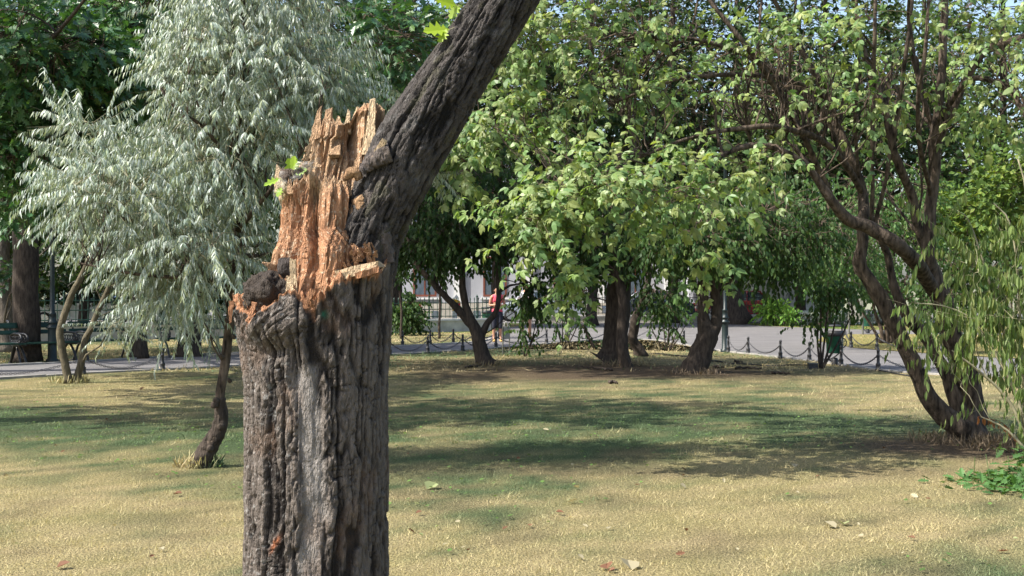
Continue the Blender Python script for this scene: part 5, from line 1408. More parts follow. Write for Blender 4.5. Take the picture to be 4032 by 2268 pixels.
# ------------------------------------------------------------------ lamp posts
def lamp(label, base, h=4.2, k=1.0, sticker=False):
    root = thing("lamp_post", label, "lamp post", base, "dark green iron lamp posts")
    mb = MB(); b = np.asarray(base, float)
    mb.lathe([(.115 * k, 0), (.115 * k, .06), (.082 * k, .09), (.080 * k, .70), (.084 * k, .72)], b, 16)
    mb.obj("foot", M['lamp_green'], root, smooth=True)
    mb = MB(); mb.lathe([(.086 * k, .72), (.118 * k, .735), (.112 * k, .77), (.075 * k, .80), (.075 * k, .83), (.095 * k, .845), (.095 * k, .87), (.066 * k, .90), (.062 * k, 1.02), (.070 * k, 1.03), (.070 * k, 1.06), (.047 * k, 1.08), (.044 * k, 1.6), (.036 * k, h - .5), (.05 * k, h - .48), (.05 * k, h - .42), (.028 * k, h - .38)], b, 16)
    mb.obj("post", M['lamp_green'], root, smooth=True)
    mb = MB(); mb.lathe([(.05, h - .38), (.09, h - .34), (.15, h - .05), (.16, h - .04)], b, 6, (.75, .75, .7)); mb.obj("lantern_glass", M['white_paint'], root)
    mb = MB(); mb.lathe([(.18, h - .04), (.18, h - .01), (.07, h + .10), (.03, h + .12), (.03, h + .2), (0, h + .22)], b, 6); mb.obj("lantern_roof", M['lamp_green'], root)
    if sticker:
        mb = MB(); th = np.linspace(-1.25, -.55, 7); zz = np.linspace(.12, .32, 5)
        V = np.stack([b[0] + .0835 * k * np.cos(th)[None] + 0 * zz[:, None], b[1] + .0835 * k * np.sin(th)[None] + 0 * zz[:, None], zz[:, None] + .03 * np.sin(th * 5)[None]], -1)
        i = np.arange(4)[:, None] * 7 + np.arange(6)[None]
        mb.add(V.reshape(-1, 3), np.stack([i, i + 1, i + 8, i + 7], -1).reshape(-1, 4)); mb.obj("torn_sticker", M['white_paint'], root)
    return root
lamp("dark lamp post with torn white sticker, right of the leaning trunk", G(2855, 1386), 6.4, 1.0, True)
lamp("dark green iron lamp post behind the bench beside the big oak trunk", G(206, 1427), 6.0, 1.15)

# ------------------------------------------------------------------ litter bins
def bin_(label, base, ang=0.0, k=1.0, emblem=True, bag=None):
    root = bpy.data.objects.new("litter_bin", None); COL.objects.link(root); root.location = tuple(base); root.rotation_euler[2] = ang; root.scale = (k,) * 3
    tag(root, label, "litter bin", "round green litter bins on iron hoops")
    mb = MB(); mb.lathe([(.07, 0), (.07, .12), (.055, .15), (.0, .16)], sides=12); mb.obj("foot", M['iron'], root, smooth=True)
    mb = MB()
    mb.tube(spline([(-.15, 0, .80), (-.15, 0, .30), (-.145, 0, .20), (-.10, 0, .10), (0, 0, .07), (.10, 0, .10), (.145, 0, .20), (.15, 0, .30), (.15, 0, .80)], 40), .016, 7)
    mb.obj("hoop", M['iron'], root, smooth=True)
    mb = MB(); mb.lathe([(.0, .245), (.155, .25), (.17, .27), (.180, .66), (.186, .665), (.186, .685), (.172, .69), (.165, .60), (0, .58)], sides=20); mb.obj("bucket", M['bin_green'], root, smooth=True)
    mb = MB(); mb.lathe([(.185, .60), (.196, .61), (.196, .70), (.184, .71)], sides=20)
    th = np.linspace(0, 2 * np.pi, 15)
    mb.obj("rim_band", M['iron'], root, smooth=True)
    mb = MB(); mb.lathe([(.20, .80), (.21, .81), (.20, .83), (.0, .85)], sides=20); mb.obj("lid", M['iron'], root, smooth=True)
    if emblem:
        mb = MB(); th = np.linspace(0, 2 * np.pi, 25); cx, cz, yy = .10, .47, -.165
        mb.tube(np.stack([cx + .105 * np.cos(th), yy + .02 * np.abs(np.cos(th)), cz + .105 * np.sin(th)], -1), .011, 6, cap=False)
        mb.tube([(cx, yy, cz - .105), (cx, yy - .005, cz + .10)], .009, 5)
        for dz in (-.05, -.01, .03):
            for s in (-1, 1):
                mb.tube(spline([(cx, yy - .003, cz + dz - .03), (cx + s * .04, yy - .003, cz + dz + .01), (cx + s * .075, yy, cz + dz + .045)], 7), .007, 5)
        mb.obj("emblem", M['iron'], root, smooth=True)
    return root
bin_("round green litter bin with a tree emblem under the leaning young shrub", G(3287, 1438))
bin_("round green litter bin standing by the fence wall left of the woman in pink", G(1917, 1300), .5, 1.05)
bin_("round teal litter bin behind the notice board on the grass island", G(3417, 1313), -.4)

# ------------------------------------------------------------------ signs and boards
def board(label, a, b, panels, h, post_r, z=0.0):
    A, B = G(*a), G(*b)
    root = thing("notice_board", label, "notice board", (A + B) / 2)
    for p in (A, B):
        mb = MB(); mb.tube([p, p + [0, 0, h]], post_r, 8); mb.tube([p + [0, 0, h], p + [0, 0, h + .03]], post_r * 1.3, 8); mb.obj("post", M['board'], root)
    t = norm(B - A); n_ = np.array([-t[1], t[0], 0]) * .02
    for z0, z1, mat in panels:
        a0, b0 = A + t * post_r * 1.1, B - t * post_r * 1.1
        V = [a0 - n_ + [0, 0, z0], b0 - n_ + [0, 0, z0], b0 + n_ + [0, 0, z0], a0 + n_ + [0, 0, z0], a0 - n_ + [0, 0, z1], b0 - n_ + [0, 0, z1], b0 + n_ + [0, 0, z1], a0 + n_ + [0, 0, z1]]
        mb = MB(); mb.add(V, np.array([(0, 3, 2, 1), (4, 5, 6, 7), (0, 1, 5, 4), (1, 2, 6, 5), (2, 3, 7, 6), (3, 0, 4, 7)])); mb.obj("panel", M[mat], root)
    return root
board("dark notice board with two panels on tall posts on the grass island", (3343, 1318), (3397, 1320), [(.45, .80, 'board'), (.80, .83, 'white_paint'), (.86, 1.25, 'board'), (1.25, 1.28, 'white_paint')], 1.35, .035)
sb = board("small grey sign panel between two thin black posts in front of the woman in pink", (1980, 1396), (2006, 1391), [(.36, .66, 'grey_panel')], .72, .016)
mb = MB(); A, B = G(1980, 1396), G(2006, 1391); c = (A + B) / 2
mb.tube(spline([c + [-.05, 0, .66], c + [-.03, 0, .74], c + [0, 0, .78], c + [.03, 0, .74], c + [.05, 0, .66]], 14), .02, 6); mb.obj("arched_top", M['grey_panel'], sb, smooth=True)

# ------------------------------------------------------------------ park wall and railings
def wall_pt(px): 
    y = np.interp(px, [-900, 0, 1000, 1535, 1925], [1362, 1349, 1324, 1312, 1302])
    return G(px, y)
def railing(label, wlabel, A, B, wall_h, cap_h, rail_top, n_sect, mat='iron_green', gap=.19, x_view=None, posts_every=2.2):
    A, B = np.asarray(A, float), np.asarray(B, float); t = norm(B - A); n_ = np.array([-t[1], t[0], 0]); Ln = np.linalg.norm(B - A); ang = math.atan2(t[1], t[0])
    w = thing("park_wall", wlabel, "wall", A)
    mb = MB()
    def obox(s0, s1, y0, y1, z0, z1):
        V = [A + t * s + n_ * y + [0, 0, z] for z in (z0, z1) for s, y in ((s0, y0), (s1, y0), (s1, y1), (s0, y1))]
        return V, np.array([(0, 3, 2, 1), (4, 5, 6, 7), (0, 1, 5, 4), (1, 2, 6, 5), (2, 3, 7, 6), (3, 0, 4, 7)])
    ns = max(1, int(Ln / 2.0))
    for k in range(ns):
        mb = MB(); mb.add(*obox(k * Ln / ns + .004, (k + 1) * Ln / ns - .004, -.15, .15, -.05, wall_h)); mb.obj("wall_block", M['stone'], w)
        mb = MB(); mb.add(*obox(k * Ln / ns + .003, (k + 1) * Ln / ns - .003, -.19, .19, wall_h + .002, wall_h + cap_h)); mb.obj("cap_stone", M['stone_cap'], w)
    f = thing("railing", label, "railing", A)
    z0 = wall_h + cap_h
    for z in (z0 + .10, z0 + .10 + (rail_top - z0) * .33, rail_top - .20):
        mb = MB(); mb.tube([A + [0, 0, z], B + [0, 0, z]], .018, 6); mb.obj("rail", M[mat], f)
    pk = MB(); hh = rail_top - z0
    pk.tube([(0, 0, .04), (0, 0, hh - .08)], .013, 5); pk.lathe([(.012, hh - .10), (.03, hh - .085), (.012, hh - .07), (.028, hh - .045), (.0, hh + .02)], sides=6)
    pm = pk.mesh("picket", M[mat])
    n = int(Ln / gap)
    for k in range(n):
        p = A + t * (k + .5) * gap + [0, 0, z0]
        o = bpy.data.objects.new("picket", pm); COL.objects.link(o); o.parent = f; o.location = tuple(p - A); o.rotation_euler[2] = ang
    pp = MB(); pp.lathe([(.05, 0), (.05, .06), (.03, .08), (.028, hh * .5), (.04, hh * .52), (.028, hh * .56), (.026, hh), (.045, hh + .03), (.0, hh + .12)], sides=10)
    pm2 = pp.mesh("post", M[mat], True)
    for k in range(int(Ln / posts_every) + 1):
        p = A + t * min(Ln, k * posts_every) + [0, 0, z0]
        o = bpy.data.objects.new("post", pm2); COL.objects.link(o); o.parent = f; o.location = tuple(p - A)
railing("dark green spiked railing on the low wall behind the benches", "low stone wall with pale coping behind the benches", wall_pt(-40), wall_pt(980), .46, .07, 1.42, 8)
railing("dark green spiked railing on the low wall behind the round bush", "low stone wall with pale coping behind the round bush", wall_pt(1490), wall_pt(1925), .40, .07, 1.25, 5)
railing("black spiked railing in shade beyond the plaza near the leaning trunk", "low dark stone wall beyond the plaza", (7.2, 63.2, 0), (12.2, 64.6, 0), .30, .05, 1.35, 3, 'iron', .17)
railing("black spiked railing beyond the plaza seen between runner and stout trunk", "low stone wall beyond the plaza behind the runner", (1.2, 62.4, 0), (7.0, 63.1, 0), .30, .05, 1.35, 3, 'iron', .17)

# ------------------------------------------------------------------ building across the street
bl = thing("building", "long pale grey building with brown-framed windows across the street", "building", (-1, 72, 0))
mb = MB(); mb.box((-10, 72, 0), (9, 84, 8.5)); mb.obj("wall", M['render_wall'], bl)
mb = MB(); mb.box((-10.2, 71.85, 0), (9.2, 71.998, .8)); mb.obj("plinth", M['stone'], bl)
mb = MB(); mb.box((-10.3, 71.7, 8.5), (9.3, 84.3, 8.9)); mb.obj("cornice", M['trim_white'], bl)
for k in range(5):
    x = -8.3 + k * 3.7
    for zb in (1.15, 4.6):
        wn_ = MB(); wn_.box((x - .62, 71.95, zb), (x + .62, 72.05, zb + .10)); wn_.box((x - .62, 71.95, zb + 2.0), (x + .62, 72.05, zb + 2.1))
        wn_.box((x - .62, 71.952, zb + .10), (x - .52, 72.048, zb + 2.0)); wn_.box((x + .52, 71.952, zb + .10), (x + .62, 72.048, zb + 2.0)); wn_.box((x - .035, 71.956, zb + .10), (x + .035, 72.044, zb + 2.0))
        w_ = wn_.obj("window", M['frame_brown'], bl); sub(w_, bl["_base"])
        for s in (-1, 1):
            pn = MB(); pn.box((x + s * .28 - .24, 71.975, zb + .10), (x + s * .28 + .24, 71.99, zb + 2.0)); pn.obj("pane", M['pane'], w_)
    mb = MB(); mb.box((x - .75, 71.80, 1.00), (x + .75, 71.997, 1.10)); mb.obj("sill", M['trim_white'], bl)
    mb = MB(); mb.box((x + 1.55, 71.86, .81), (x + 2.05, 71.996, 8.4)); mb.obj("pilaster", M['trim_white'], bl)
b2 = thing("outbuilding", "cream panelled garage front beyond the far railing", "building", (12.5, 69, 0))
mb = MB(); mb.box((9.2, 69, 0), (15.6, 74, 2.9)); mb.obj("wall", M['render_wall'], b2)
for k in range(4):
    mb = MB(); mb.box((9.4 + k * 1.55, 68.93, .1), (10.85 + k * 1.55, 68.996, 2.5)); mb.obj("door", M['trim_white'], b2)
mb = MB(); mb.box((9.0, 68.7, 2.9), (15.8, 74.2, 3.05)); mb.obj("roof", M['stone_cap'], b2)

# ------------------------------------------------------------------ parked cars
def car(label, x, y, paint, ang=0.0, L=4.3):
    root = bpy.data.objects.new("parked_car", None); COL.objects.link(root); root.location = (x, y, 0.012); root.rotation_euler[2] = ang
    tag(root, label, "car", "cars parked in the street")
    m_ = solid("car_paint", paint, .25, metal=.3, vary=.05, bmp=0, spec=.7)
    h = L / 2
    side = np.array([(-h, .35), (-h + .05, .62), (-h + .25, .78), (-h + .95, .90), (-h + 1.2, .93), (h - 1.15, .98), (h - .35, .96), (h - .06, .80), (h, .55), (h - .02, .32), (h - .5, .25), (-h + .5, .25)])
    def loft(prof, secs):
        n = len(prof); V = []
        for yy, sc, dz in secs:
            c = prof.mean(0)
            V += [(c[0] + (p[0] - c[0]) * sc, yy, max(.2, c[1] + (p[1] - c[1]) * sc + dz)) for p in prof]
        F = [(k * n + i, k * n + (i + 1) % n, (k + 1) * n + (i + 1) % n, (k + 1) * n + i) for k in range(len(secs) - 1) for i in range(n)]
        return np.array(V), F, n
    V, F, n = loft(side, [(-.88, .97, 0), (-.80, .99, .01), (-.4, 1.0, .02), (.4, 1.0, .02), (.80, .99, .01), (.88, .97, 0)])
    mb = MB(); mb.add(V, np.array(F))
    mb.F.append(np.array([list(range(n))[::-1]])); mb.M.append(np.zeros(1)); mb.F.append(np.array([[len(V) - n + i for i in range(n)]])); mb.M.append(np.zeros(1))
    mb.obj("body", m_, root, smooth=False)
    cab = np.array([(-h + 1.05, .92), (-h + 1.75, 1.38), (-h + 2.2, 1.45), (h - 1.5, 1.45), (h - .9, 1.34), (h - .35, .97)])
    V, F, n = loft(cab, [(-.76, .97, -.02), (-.60, .96, 0), (.60, .96, 0), (.76, .97, -.02)])
    V[:, 1] *= np.where(V[:, 2] > 1.1, .82, 1.05)
    mb = MB(); mb.add(V, np.array(F)); mb.F.append(np.array([list(range(n))[::-1]])); mb.M.append(np.zeros(1)); mb.F.append(np.array([[len(V) - n + i for i in range(n)]])); mb.M.append(np.zeros(1))
    mb.obj("windows", M['glass_car'], root)
    rf = MB(); rf.box((-h + 1.75, -.62, 1.395), (h - 1.05, .62, 1.455)); 
    for s in (-1, 1):
        for a_, b_ in (((-h + 1.12, s * .80, .93), (-h + 1.8, s * .63, 1.41)), ((-h + 2.5, s * .80, .95), (-h + 2.55, s * .63, 1.42)), ((h - .55, s * .80, .97), (h - 1.1, s * .63, 1.39))):
            rf.tube([a_, b_], .035, 5)
    rf.obj("roof", m_, root)
    for sx in (-h + .78, h - .82):
        for s in (-1, 1):
            mb = MB(); th = np.linspace(0, 2 * np.pi, 20, endpoint=False)
            rings = [(.20, s * .70), (.30, s * .70), (.31, s * .74), (.31, s * .86), (.29, s * .90), (.20, s * .905)]
            V = np.array([[(sx + r_ * math.cos(a), y_, .31 + r_ * math.sin(a)) for a in th] for r_, y_ in rings]).reshape(-1, 3)
            i = np.arange(5)[:, None] * 20; j = np.arange(20)[None]; j2 = (j + 1) % 20
            mb.add(V, np.stack([i + j, i + j2, i + 20 + j2, i + 20 + j], -1).reshape(-1, 4)); wh = mb.obj("wheel", M['rubber'], root, smooth=True)
            mb = MB(); mb.tube([(sx, s * .80, .31), (sx, s * .91, .31)], .20, 16); mb.obj("rim", M['chrome'], wh)
    for s in (-1, 1):
        mb = MB(); mb.box((-h - .005, s * .62 - .16, .60), (-h + .16, s * .62 + .16, .74)); mb.obj("headlight", M['chrome'], root)
        mb = MB(); mb.box((h - .12, s * .62 - .14, .70), (h + .004, s * .62 + .14, .86), (.35, .02, .02)); mb.obj("tail_light", M['vc'], root)
    return root
car("silver car parked behind the railing, seen between the left oak and lamp post", -17.9, 57.0, (.45, .48, .52), .05)
car("white car parked behind the railing next to the round bush", -6.2, 60.2, (.62, .66, .70), .12)
car("dark blue car parked beyond the plaza behind the leaning trunk", 6.6, 66.2, (.02, .035, .06), .15)
car("red car parked beyond the far railing beside the bright bush", 11.0, 67.2, (.22, .015, .015), .1)
car("pale blue car parked in the street behind the runner", 1.2, 65.5, (.5, .56, .66), .1)

# striped road marker post
mk = thing("road_marker", "red and yellow striped road marker behind the railing", "road marker", P(1797, 1134, 58) * [1, 1, 0])
x, y = P(1797, 1134, 58)[:2]
for k in range(6):
    mb = MB(); z0 = .42 + k * .115; sl = .06
    V = [(x - .17, y - .03, z0 + sl), (x + .17, y - .03, z0 - sl), (x + .17, y - .03, z0 + .113 - sl), (x - .17, y - .03, z0 + .113 + sl)]
    V += [(a, y + .03, c) for a, _, c in V]
    mb.add(V, np.array([(0, 1, 2, 3), (7, 6, 5, 4), (0, 4, 5, 1), (1, 5, 6, 2), (2, 6, 7, 3), (3, 7, 4, 0)]), (.75, .03, .02) if k % 2 == 0 else (.8, .42, .02)); mb.obj("stripe", M['vc'], mk)
mb = MB(); mb.tube([(x, y + .05, 0), (x, y + .05, 1.2)], .03, 8); mb.lathe([(.10, 1.15), (.10, 1.2), (.0, 1.32)], (x, y, 0), 10); mb.obj("post", M['white_paint'], mk)
for i, px in enumerate((1708, 1717, 1790, 1872, 1884)):
    p = P(px, 1134, 56) * [1, 1, 0]; mb = MB(); mb.lathe([(.10, 0), (.10, .62), (.08, .66), (0, .67)], p, 10); o = mb.obj("concrete_bollard", M['stone_cap'])
    tag(o, f"pale squat concrete post in the street, {ORD[i]} from the left behind the railing", "bollard", "concrete street posts")

# hose and box on the lawn
mb = MB(); hp = [G(*p) for p in [(2560, 1395), (2620, 1398), (2690, 1406), (2790, 1421), (2850, 1429), (2930, 1437), (3040, 1441), (3120, 1441), (3182, 1441)]]
hp = spline(hp, 70); hp[:, 2] = .016 + .008 * np.sin(np.arange(70) * .5); mb.tube(hp, .016, 6)
tag(mb.obj("hose", M['rubber'], smooth=True), "thin black hose lying across the lawn from the leaning trunk to the box", "hose")
bx = thing("utility_box", "small black metal box on the ground beside the young shrub's foot", "box", G(3200, 1452))
c = G(3200, 1452); mb = MB(); mb.box(c + [-.09, -.08, 0], c + [.09, .08, .10]); mb.obj("body", M['iron'], bx); mb = MB(); mb.box(c + [-.10, -.09, .101], c + [.10, .09, .116]); mb.obj("lid", M['board'], bx)
mb = MB(); hp = spline([G(3420, 1453), G(3500, 1468), G(3580, 1483), G(3640, 1490)], 20); hp[:, 2] = .014; mb.tube(hp, .014, 6)
tag(mb.obj("hose", M['rubber'], smooth=True), "short black hose end lying by the path edge left of the multi-stemmed tree", "hose")

# ------------------------------------------------------------------ fallen leaves, sticks
rr = rs(99)
kinds = {'brown': ((.17, .085, .05), "small fallen red-brown leaf lying on the dry lawn", "fallen red-brown leaves"), 'pale': ((.36, .32, .21), "small fallen pale papery leaf lying on the lawn", "fallen pale leaves"),
         'green': ((.30, .34, .16), "fallen grey-green leaf lying on the lawn", "fallen green leaves")}
var = {}
for k, (c, _, _) in kinds.items():
    for j in range(4):
        mb = MB(); emit_leaves(mb, OAK if j < 2 else OVAL, np.array([[-.5, 0, 0]]), np.array([[1., 0, .0]]), np.array([[0, 0, 1.]]), 1.0, .34 + .05 * j, np.array([c]) * rr.uniform(.8, 1.2))
        me = mb.mesh("fallen_leaf", M['grass']); co = np.empty(len(me.vertices) * 3, np.float32); me.vertices.foreach_get("co", co); co = co.reshape(-1, 3)
        co[:, 2] += .35 * co[:, 1] ** 2 * rr.uniform(.5, 3) + .25 * (co[:, 0]) ** 2; me.vertices.foreach_set("co", co.ravel()); me.update(); var[k, j] = me
spots = [(700, 1955, 'brown', .07), (1990, 2090, 'brown', .05), (2085, 2080, 'brown', .07), (2205, 2030, 'brown', .06), (2390, 2245, 'brown', .09), (2680, 2195, 'brown', .06), (2270, 1930, 'pale', .08), (2255, 1985, 'pale', .09), (2690, 1925, 'pale', .06),
         (2480, 2240, 'pale', .12), (1700, 1925, 'green', .13), (3270, 2080, 'pale', .1), (1650, 2030, 'brown', .05), (3600, 1960, 'pale', .07), (3320, 2070, 'green', .09), (3590, 2130, 'brown', .06), (3950, 2180, 'brown', .08), (2850, 1900, 'pale', .05), (450, 2080, 'pale', .05),
         (250, 2240, 'brown', .08), (1620, 2100, 'brown', .05), (3130, 1840, 'pale', .06), (560, 1345 + 190, 'brown', .1), (2150, 1700, 'pale', .07), (2930, 1940, 'pale', .05)]
for k in range(60):
    yy = 1560 + 700 * rr.random() ** .8
    spots.append((rr.uniform(20, 4010), yy, ['brown', 'pale', 'pale', 'green', 'brown'][rr.integers(0, 5)], rr.uniform(.025, .05)))
for px, py, k, s in spots:
    p = G(px, py); o = bpy.data.objects.new("fallen_leaf", var[k, int(rr.integers(0, 4))]); COL.objects.link(o)
    o.location = (p[0], p[1], .014 + .012 * rr.random()); o.scale = (s,) * 3; o.rotation_euler = (rr.normal(0, .3), rr.normal(0, .3), rr.uniform(0, 6.28))
    tag(o, kinds[k][1], "leaf", kinds[k][2])
st = [((2410, 1462), (2290, 1452)), ((2890, 1428), (2925, 1432)), ((2810, 1450), (2850, 1452)), ((2895, 1455), (3000, 1457)), ((3040, 1475), (3110, 1477)), ((2400, 1512), (2432, 1514)), ((1880, 1446), (1830, 1452))]
for i, (a, b) in enumerate(st):
    A, B = G(*a), G(*b); mb = MB(); q = spline([A, (A + B) / 2 + [0, .15, 0], B], 12); q[:, 2] = .012 + .03 * np.abs(np.sin(np.arange(12) + i)); mb.tube(q, np.linspace(.03, .012, 12), 6, rough=.2)
    o = mb.obj("surface_root", M['bark_dark'], smooth=True); tag(o, f"dark root or stick on the bare soil, {ORD[i]} of those scattered under the trees", "stick", "sticks and roots on the bare soil")

# ------------------------------------------------------------------ people
def person(label, base, ang, J, bones, cover, height_note=None, hair_keep=None, extra=None):
    """body: joints with radii joined by bones, skinned into one surface; clothes lifted off it by the bones they cover"""
    me = bpy.data.meshes.new("body_rig"); names = list(J)
    me.from_pydata([J[k][:3] for k in names], [(names.index(a), names.index(b)) for a, b in bones], [])
    o = bpy.data.objects.new("body_rig", me); COL.objects.link(o)
    sk = o.modifiers.new("skin", 'SKIN'); sk.use_smooth_shade = True
    for i, k in enumerate(names):
        v = me.skin_vertices[0].data[i]; rad = J[k][3]; v.radius = rad if isinstance(rad, tuple) else (rad, rad)
        v.use_root = (k == 'pelvis')
    ss = o.modifiers.new("sub", 'SUBSURF'); ss.levels = 2; ss.render_levels = 2
    dg = bpy.context.evaluated_depsgraph_get(); dg.update()
    ev = bpy.data.meshes.new_from_object(o.evaluated_get(dg)); bpy.data.objects.remove(o)
    nv = len(ev.vertices); co = np.empty(nv * 3); ev.vertices.foreach_get("co", co); co = co.reshape(-1, 3)
    nr = np.empty(nv * 3); ev.vertices.foreach_get("normal", nr); nr = nr.reshape(-1, 3)
    polys = [tuple(p.vertices) for p in ev.polygons]
    ctr = np.array([co[list(p)].mean(0) for p in polys])
    best = np.full(len(ctr), 9.); who = np.zeros(len(ctr), int)
    for bi, (a, b) in enumerate(bones):
        A, B = np.array(J[a][:3]), np.array(J[b][:3]); ab = B - A; t = np.clip(((ctr - A) @ ab) / (ab @ ab + 1e-9), 0, 1)
        dd = np.linalg.norm(ctr - (A + t[:, None] * ab), axis=1); m_ = dd < best; best[m_] = dd[m_]; who[m_] = bi
    root = bpy.data.objects.new("person", None); COL.objects.link(root); root.location = tuple(base); root.rotation_euler[2] = ang
    tag(root, label, "person")
    for p in ev.polygons: p.use_smooth = True
    ev.materials.clear(); ev.materials.append(M['skin'])
    bo = bpy.data.objects.new("body", ev); COL.objects.link(bo); bo.parent = root
    bn = [f"{a}-{b}" for a, b in bones]
    for name, mat, test, lift in cover:
        keep = [i for i in range(len(polys)) if test(bn[who[i]], ctr[i])]
        if not keep: continue
        used = sorted({v for i in keep for v in polys[i]}); mp = {v: i for i, v in enumerate(used)}
        m2 = bpy.data.meshes.new(name); m2.from_pydata([tuple(co[v] + nr[v] * lift) for v in used], [], [tuple(mp[v] for v in polys[i]) for i in keep])
        for p in m2.polygons: p.use_smooth = True
        m2.materials.append(M[mat]); c = bpy.data.objects.new(name, m2); COL.objects.link(c); c.parent = root
        sd = c.modifiers.new("cloth", 'SOLIDIFY'); sd.thickness = .006
    hd = np.array(J['head'][:3]); 
    for s in (-1, 1):
        e = MB(); e.lathe([(.0, -.008), (.008, -.004), (.010, 0), (.008, .004), (0, .008)], hd + [s * .033, -.082, .01], 8); e.obj("eye", M['rubber'], root)
        e = MB(); e.lathe([(.0, -.03), (.014, -.02), (.018, 0), (.014, .022), (0, .03)], hd + [s * .085, .0, -.005], 8); e.obj("ear", M['skin'], root)
    e = MB(); e.tube(spline([hd + [0, -.086, .02], hd + [0, -.104, -.012], hd + [0, -.108, -.024], hd + [0, -.085, -.03]], 8), [.006, .008, .010, .011, .012, .012, .010, .008], 8); e.obj("nose", M['skin'], root, smooth=True)
    e = MB(); e.tube([hd + [-.024, -.080, -.052], hd + [0, -.087, -.053], hd + [.024, -.080, -.052]], [.004, .006, .004], 6, (.35, .08, .07)); e.obj("mouth", M['vc'], root)
    return root
def hand_joints(J, bones, side, wrist, dirv, upv, across):
    w, dv, uv, ac = (np.array(v, float) for v in (wrist, norm(np.array(dirv, float)), upv, across))
    J['palm' + side] = (*(w + dv * .05), (.032, .018)); bones.append(('wrist' + side, 'palm' + side))
    for i, (o, L) in enumerate(((-.030, .062), (-.010, .074), (.010, .078), (.028, .068))):
        k = f'f{i}{side}'; m_ = w + dv * .095 + ac * o
        J[k + 'a'] = (*m_, .010); J[k + 'b'] = (*(m_ + dv * L * .5 - uv * .012), .0085); J[k + 'c'] = (*(m_ + dv * L * .75 - uv * .042), .007)
        bones += [('palm' + side, k + 'a'), (k + 'a', k + 'b'), (k + 'b', k + 'c')]
    k = 't' + side; J[k + 'a'] = (*(w + dv * .05 - ac * .045), .011); J[k + 'b'] = (*(w + dv * .10 - ac * .06 - uv * .01), .0085); bones += [('palm' + side, k + 'a'), (k + 'a', k + 'b')]

J = {'pelvis': (0, 0, .93, (.150, .115)), 'waist': (0, 0, 1.06, (.125, .095)), 'chest': (0, 0, 1.24, (.150, .115)), 'collar': (0, .01, 1.375, (.085, .065)), 'neck': (0, -.005, 1.44, .050), 'head': (0, -.03, 1.53, (.078, .090)), 'crown': (0, -.02, 1.60, (.066, .078))}
B_ = [('pelvis', 'waist'), ('waist', 'chest'), ('chest', 'collar'), ('collar', 'neck'), ('neck', 'head'), ('head', 'crown')]
for s, n in ((-1, 'L'), (1, 'R')):
    J['shoulder' + n] = (s * .165, .01, 1.35, .056); J['elbow' + n] = (s * .225, .03, 1.09, .040); J['wrist' + n] = (s * .085, -.20, 1.10, .026)
    J['hip' + n] = (s * .088, 0, .86, .094); J['knee' + n] = (s * .095, -.015, .47, .057); J['calf' + n] = (s * .097, .015, .32, .052); J['ankle' + n] = (s * .10, .02, .085, .034); J['toe' + n] = (s * .115, -.15, .032, (.038, .026)); J['heel' + n] = (s * .10, .05, .035, .034)
    B_ += [('collar', 'shoulder' + n), ('shoulder' + n, 'elbow' + n), ('elbow' + n, 'wrist' + n), ('pelvis', 'hip' + n), ('hip' + n, 'knee' + n), ('knee' + n, 'calf' + n), ('calf' + n, 'ankle' + n), ('ankle' + n, 'toe' + n), ('ankle' + n, 'heel' + n)]
    hand_joints(J, B_, n, (s * .085, -.20, 1.10), (-s * .55, -.7, .15), (0, .2, 1), (0, .4 * s, -.9))
base = G(1958, 1347)
person("woman in a coral-pink tank top and dark knee-length leggings looking at her phone", base, math.radians(8), J, B_, [
    ('tank_top', 'cloth_pink', lambda b, c: c[2] > .90 and c[2] < 1.395 and abs(c[0]) < .150 and not b.startswith(('elbow', 'wrist', 'palm', 'f', 't')) and not (b.startswith('shoulder') and abs(c[0]) > .135) and not b.startswith('collar-neck') and c[1] > -.19, .012),
    ('leggings', 'cloth_dark', lambda b, c: .40 < c[2] < .93 and b.split('-')[0][:4] in ('pelv', 'hipL', 'hipR', 'knee', 'calf'), .008),
    ('shoe', 'shoe', lambda b, c: c[2] < .075, .010), ('hair', 'hair', lambda b, c: b in ('head-crown', 'neck-head') and (c[1] > -.03 or c[2] > 1.605) and c[2] > 1.47, .014)])
ph = MB(); ph.box((-.038, -.008, -.07), (.038, .0, .07)); o = ph.obj("phone", M['glass_car']); o.location = tuple(base + [0.0, -.29, 1.14]); o.rotation_euler = (math.radians(-55), 0, math.radians(8)); tag(o, "dark mobile phone held by the woman in the pink top", "phone")

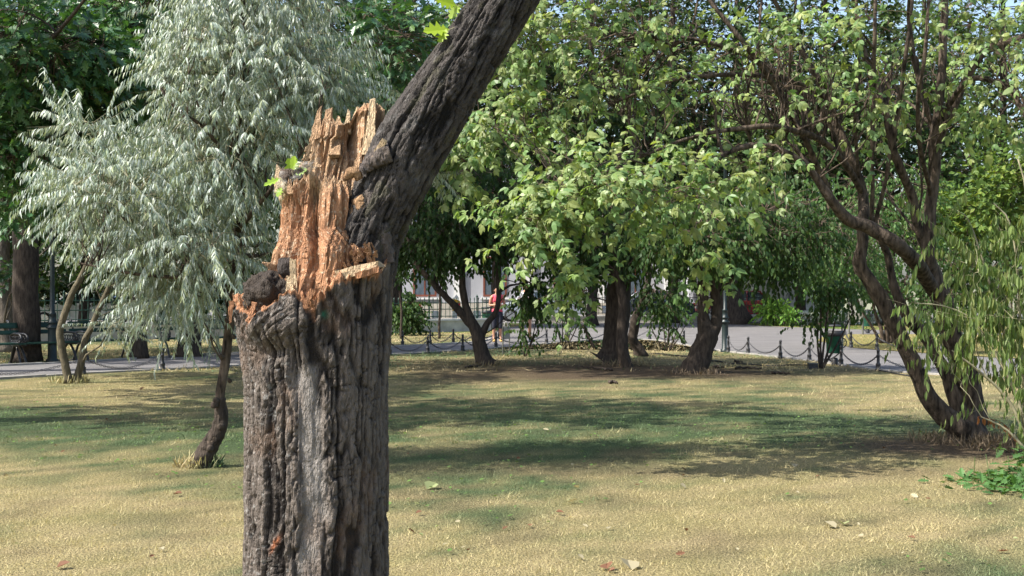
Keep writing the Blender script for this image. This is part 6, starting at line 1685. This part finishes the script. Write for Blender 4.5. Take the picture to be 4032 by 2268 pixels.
J = {'pelvis': (0, 0, .95, (.150, .12)), 'waist': (0, -.02, 1.10, (.135, .105)), 'chest': (0, -.04, 1.30, (.175, .125)), 'collar': (0, -.04, 1.45, (.09, .07)), 'neck': (0, -.06, 1.52, .056), 'head': (0, -.08, 1.62, (.080, .095)), 'crown': (0, -.075, 1.70, (.070, .082))}
B_ = [('pelvis', 'waist'), ('waist', 'chest'), ('chest', 'collar'), ('collar', 'neck'), ('neck', 'head'), ('head', 'crown')]
for s, n, kn, an, el, wr in ((-1, 'L', (-.10, -.30, .62), (-.10, -.06, .30), (-.25, .12, 1.20), (-.20, -.10, 1.13)), (1, 'R', (.10, -.02, .50), (.10, .16, .10), (.25, -.10, 1.20), (.16, -.30, 1.28))):
    J['shoulder' + n] = (s * .19, -.04, 1.42, .062); J['elbow' + n] = (*el, .044); J['wrist' + n] = (*wr, .029)
    J['hip' + n] = (s * .09, 0, .88, .095); J['knee' + n] = (*kn, .062); J['ankle' + n] = (*an, .038); J['toe' + n] = (an[0], an[1] - .15, max(.035, an[2] - .06), (.042, .03)); J['heel' + n] = (an[0], an[1] + .05, an[2] - .05, .036)
    B_ += [('collar', 'shoulder' + n), ('shoulder' + n, 'elbow' + n), ('elbow' + n, 'wrist' + n), ('pelvis', 'hip' + n), ('hip' + n, 'knee' + n), ('knee' + n, 'ankle' + n), ('ankle' + n, 'toe' + n), ('ankle' + n, 'heel' + n)]
    dv = np.array(wr) - np.array(el); hand_joints(J, B_, n, wr, dv, (0, .3, 1), (0, .5 * s, -.8))
person("runner in a white T-shirt and dark shorts half hidden by the hanging leaves", G(2072, 1346), math.radians(-5), J, B_, [
    ('t_shirt', 'cloth_white', lambda b, c: .93 < c[2] < 1.47 and not b.startswith(('elbow', 'wrist', 'palm', 'f', 't', 'collar-neck')) and not (b.startswith('shoulder') and c[2] < 1.27), .014),
    ('shorts', 'cloth_dark', lambda b, c: b.startswith(('pelvis', 'hip')) and c[2] > .66 and c[2] < .97, .018),
    ('shoe', 'shoe_grey', lambda b, c: b.startswith('ankle') and b[7:].startswith(('toe', 'heel')), .010), ('hair', 'hair', lambda b, c: b in ('head-crown', 'neck-head') and (c[1] > -.09 or c[2] > 1.70) and c[2] > 1.57, .012)])

for o in BASES:
    if "_base" in o: del o["_base"]
print('TRIS', sum(len(m.loops) - 2 * len(m.polygons) for m in bpy.data.meshes))
print("script seconds", round(time.time() - T_START, 1))
